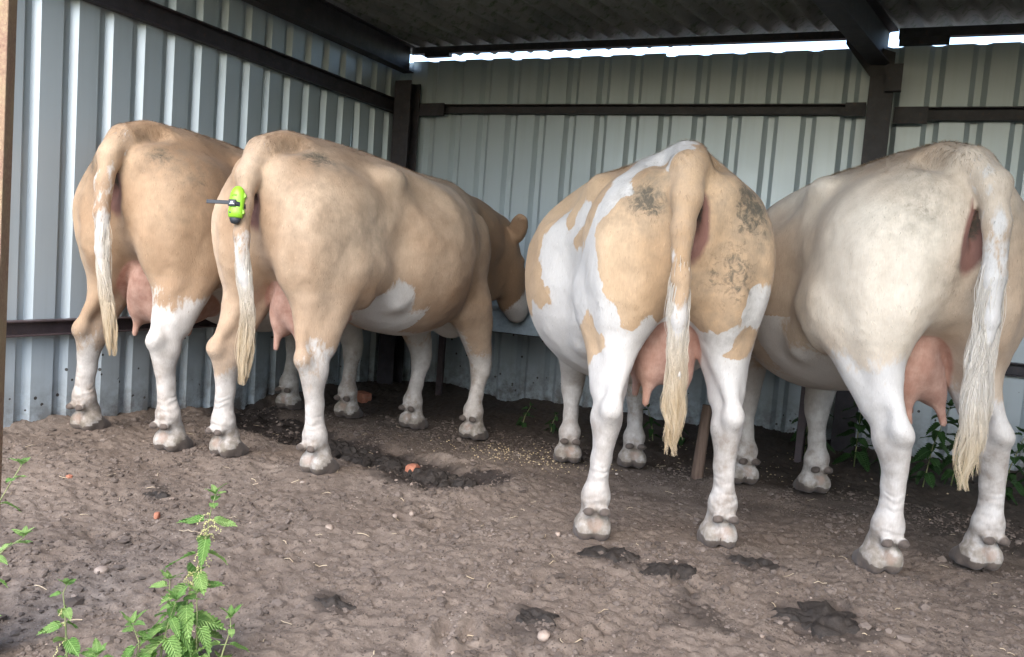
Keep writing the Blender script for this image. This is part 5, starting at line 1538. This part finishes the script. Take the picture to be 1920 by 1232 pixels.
nettle([(-1.38, 0.76, 0.0), (-1.32, 0.785, 0.20), (-1.268, 0.809, 0.36), (-1.233, 0.828, 0.405), (-1.208, 0.841, 0.425)], 'nettle leaning in from the left edge beside the rusted post, lower one', 5, 0.062, 8, group=FG, t0=0.6)
BGN = 'nettles along the back wall'
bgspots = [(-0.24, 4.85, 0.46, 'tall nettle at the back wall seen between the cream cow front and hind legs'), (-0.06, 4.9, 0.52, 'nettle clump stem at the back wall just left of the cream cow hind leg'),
           (0.10, 4.8, 0.50, 'shade-darkened nettle growing behind the cream cow left hind leg'), (0.28, 4.7, 0.44, 'nettle below the cream cow udder at the back wall'),
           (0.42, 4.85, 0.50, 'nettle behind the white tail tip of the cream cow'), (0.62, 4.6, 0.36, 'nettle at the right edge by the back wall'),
           (0.80, 5.0, 0.40, 'rightmost nettle against the back wall'), (0.18, 4.8, 0.25, 'low nettle in front of the shade-darkened nettles by the cream cow'),
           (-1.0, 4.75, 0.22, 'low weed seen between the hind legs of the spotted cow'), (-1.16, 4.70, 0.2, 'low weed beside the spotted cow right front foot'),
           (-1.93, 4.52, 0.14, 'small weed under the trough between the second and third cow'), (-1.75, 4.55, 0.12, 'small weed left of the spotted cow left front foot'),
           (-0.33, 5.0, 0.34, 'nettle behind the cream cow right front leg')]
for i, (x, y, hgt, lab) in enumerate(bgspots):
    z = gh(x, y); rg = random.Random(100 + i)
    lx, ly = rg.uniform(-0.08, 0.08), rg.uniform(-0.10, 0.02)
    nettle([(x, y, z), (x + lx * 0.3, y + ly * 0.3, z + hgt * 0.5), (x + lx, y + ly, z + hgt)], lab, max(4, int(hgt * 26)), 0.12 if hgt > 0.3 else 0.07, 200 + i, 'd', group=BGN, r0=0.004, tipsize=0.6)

# ------------------------------------------------------------------ unseen hedge added to block low sky; its gap reflects in the back wall
M_HEDGE = mat_plain('hedge_leaf', ((0.3, (0.025, 0.05, 0.015)), (0.7, (0.07, 0.12, 0.035))), 3, 0.7)
M_BARK = mat_plain('bark', ((0.3, (0.06, 0.045, 0.035)), (0.7, (0.14, 0.11, 0.085))), 12, 0.9)
def leafy(name, label, loc, rx, ry, h, seed, cat, trunk=0.0, n=1500):
    rg = np.random.default_rng(seed)
    root = empty(name, loc); tag(root, label, cat, 'unseen hedge bushes added across the yard')
    # clumps of leaf faces spread through the crown
    k = 34
    cc = np.stack([rg.uniform(-1, 1, k) * rx, rg.uniform(-1, 1, k) * ry, trunk + (h - trunk) * rg.uniform(0.05, 0.95, k)], 1)
    w_ = rg.integers(k, size=n)
    p = cc[w_] + rg.normal(0, 1, (n, 3)) * np.array([min(rx, 1.0) * 0.42, min(ry, 1.0) * 0.42, 0.40])
    p[:, 2] = np.clip(p[:, 2], 0.05, h)
    a = rg.normal(0, 1, (n, 3)); a /= np.linalg.norm(a, axis=1)[:, None]
    b = rg.normal(0, 1, (n, 3)); b -= a * np.sum(a * b, 1)[:, None]; b /= np.linalg.norm(b, axis=1)[:, None]
    s = rg.uniform(0.10, 0.24, n)[:, None]
    V = np.stack([p - a * s, p + b * s * 0.5, p + a * s, p - b * s * 0.5], 1).reshape(-1, 3)
    np_mesh('crown', V, np.arange(n * 4).reshape(-1, 4), M_HEDGE, root, False)
    mb = MB()
    for i in range(3 if trunk < 0.5 else 1):
        x = rg.uniform(-0.6, 0.6) * rx if trunk < 0.5 else 0.0
        mb.tube([(x, 0, -0.2), (x + 0.05, 0, h * 0.35), (x + 0.15, 0.1, h * 0.8)], [0.09 + 0.012 * h, 0.07 + 0.008 * h, 0.02], 8)
    mb.build('trunk', M_BARK, root, True)
    return root
for i, (x, y, rx, h, lab) in enumerate([(-11.5, -4.0, 2.6, 2.6, 'unseen tall leafy hedge bush far left across the yard'), (-8.2, -6.0, 2.3, 2.7, 'unseen leafy hedge bush left of the gap across the yard'), (-5.6, -7.2, 1.6, 2.3, 'unseen hedge bush at the left side of the gap across the yard'),
        (-2.2, -8.4, 2.2, 1.2, 'unseen low trimmed hedge filling the gap across the yard'), (0.8, -8.2, 1.4, 1.4, 'unseen low hedge end at the right of the gap across the yard'), (3.6, -7.4, 1.9, 2.4, 'unseen hedge bush at the right side of the gap across the yard'),
        (6.8, -6.2, 2.2, 2.7, 'unseen tall leafy hedge bush right of the gap across the yard'), (10.0, -4.0, 2.4, 2.6, 'unseen tall leafy hedge bush far right across the yard')]):
    leafy('unseen_hedge_bush', lab, (x, y, 0), rx, 0.8, h, 300 + i, 'hedge')
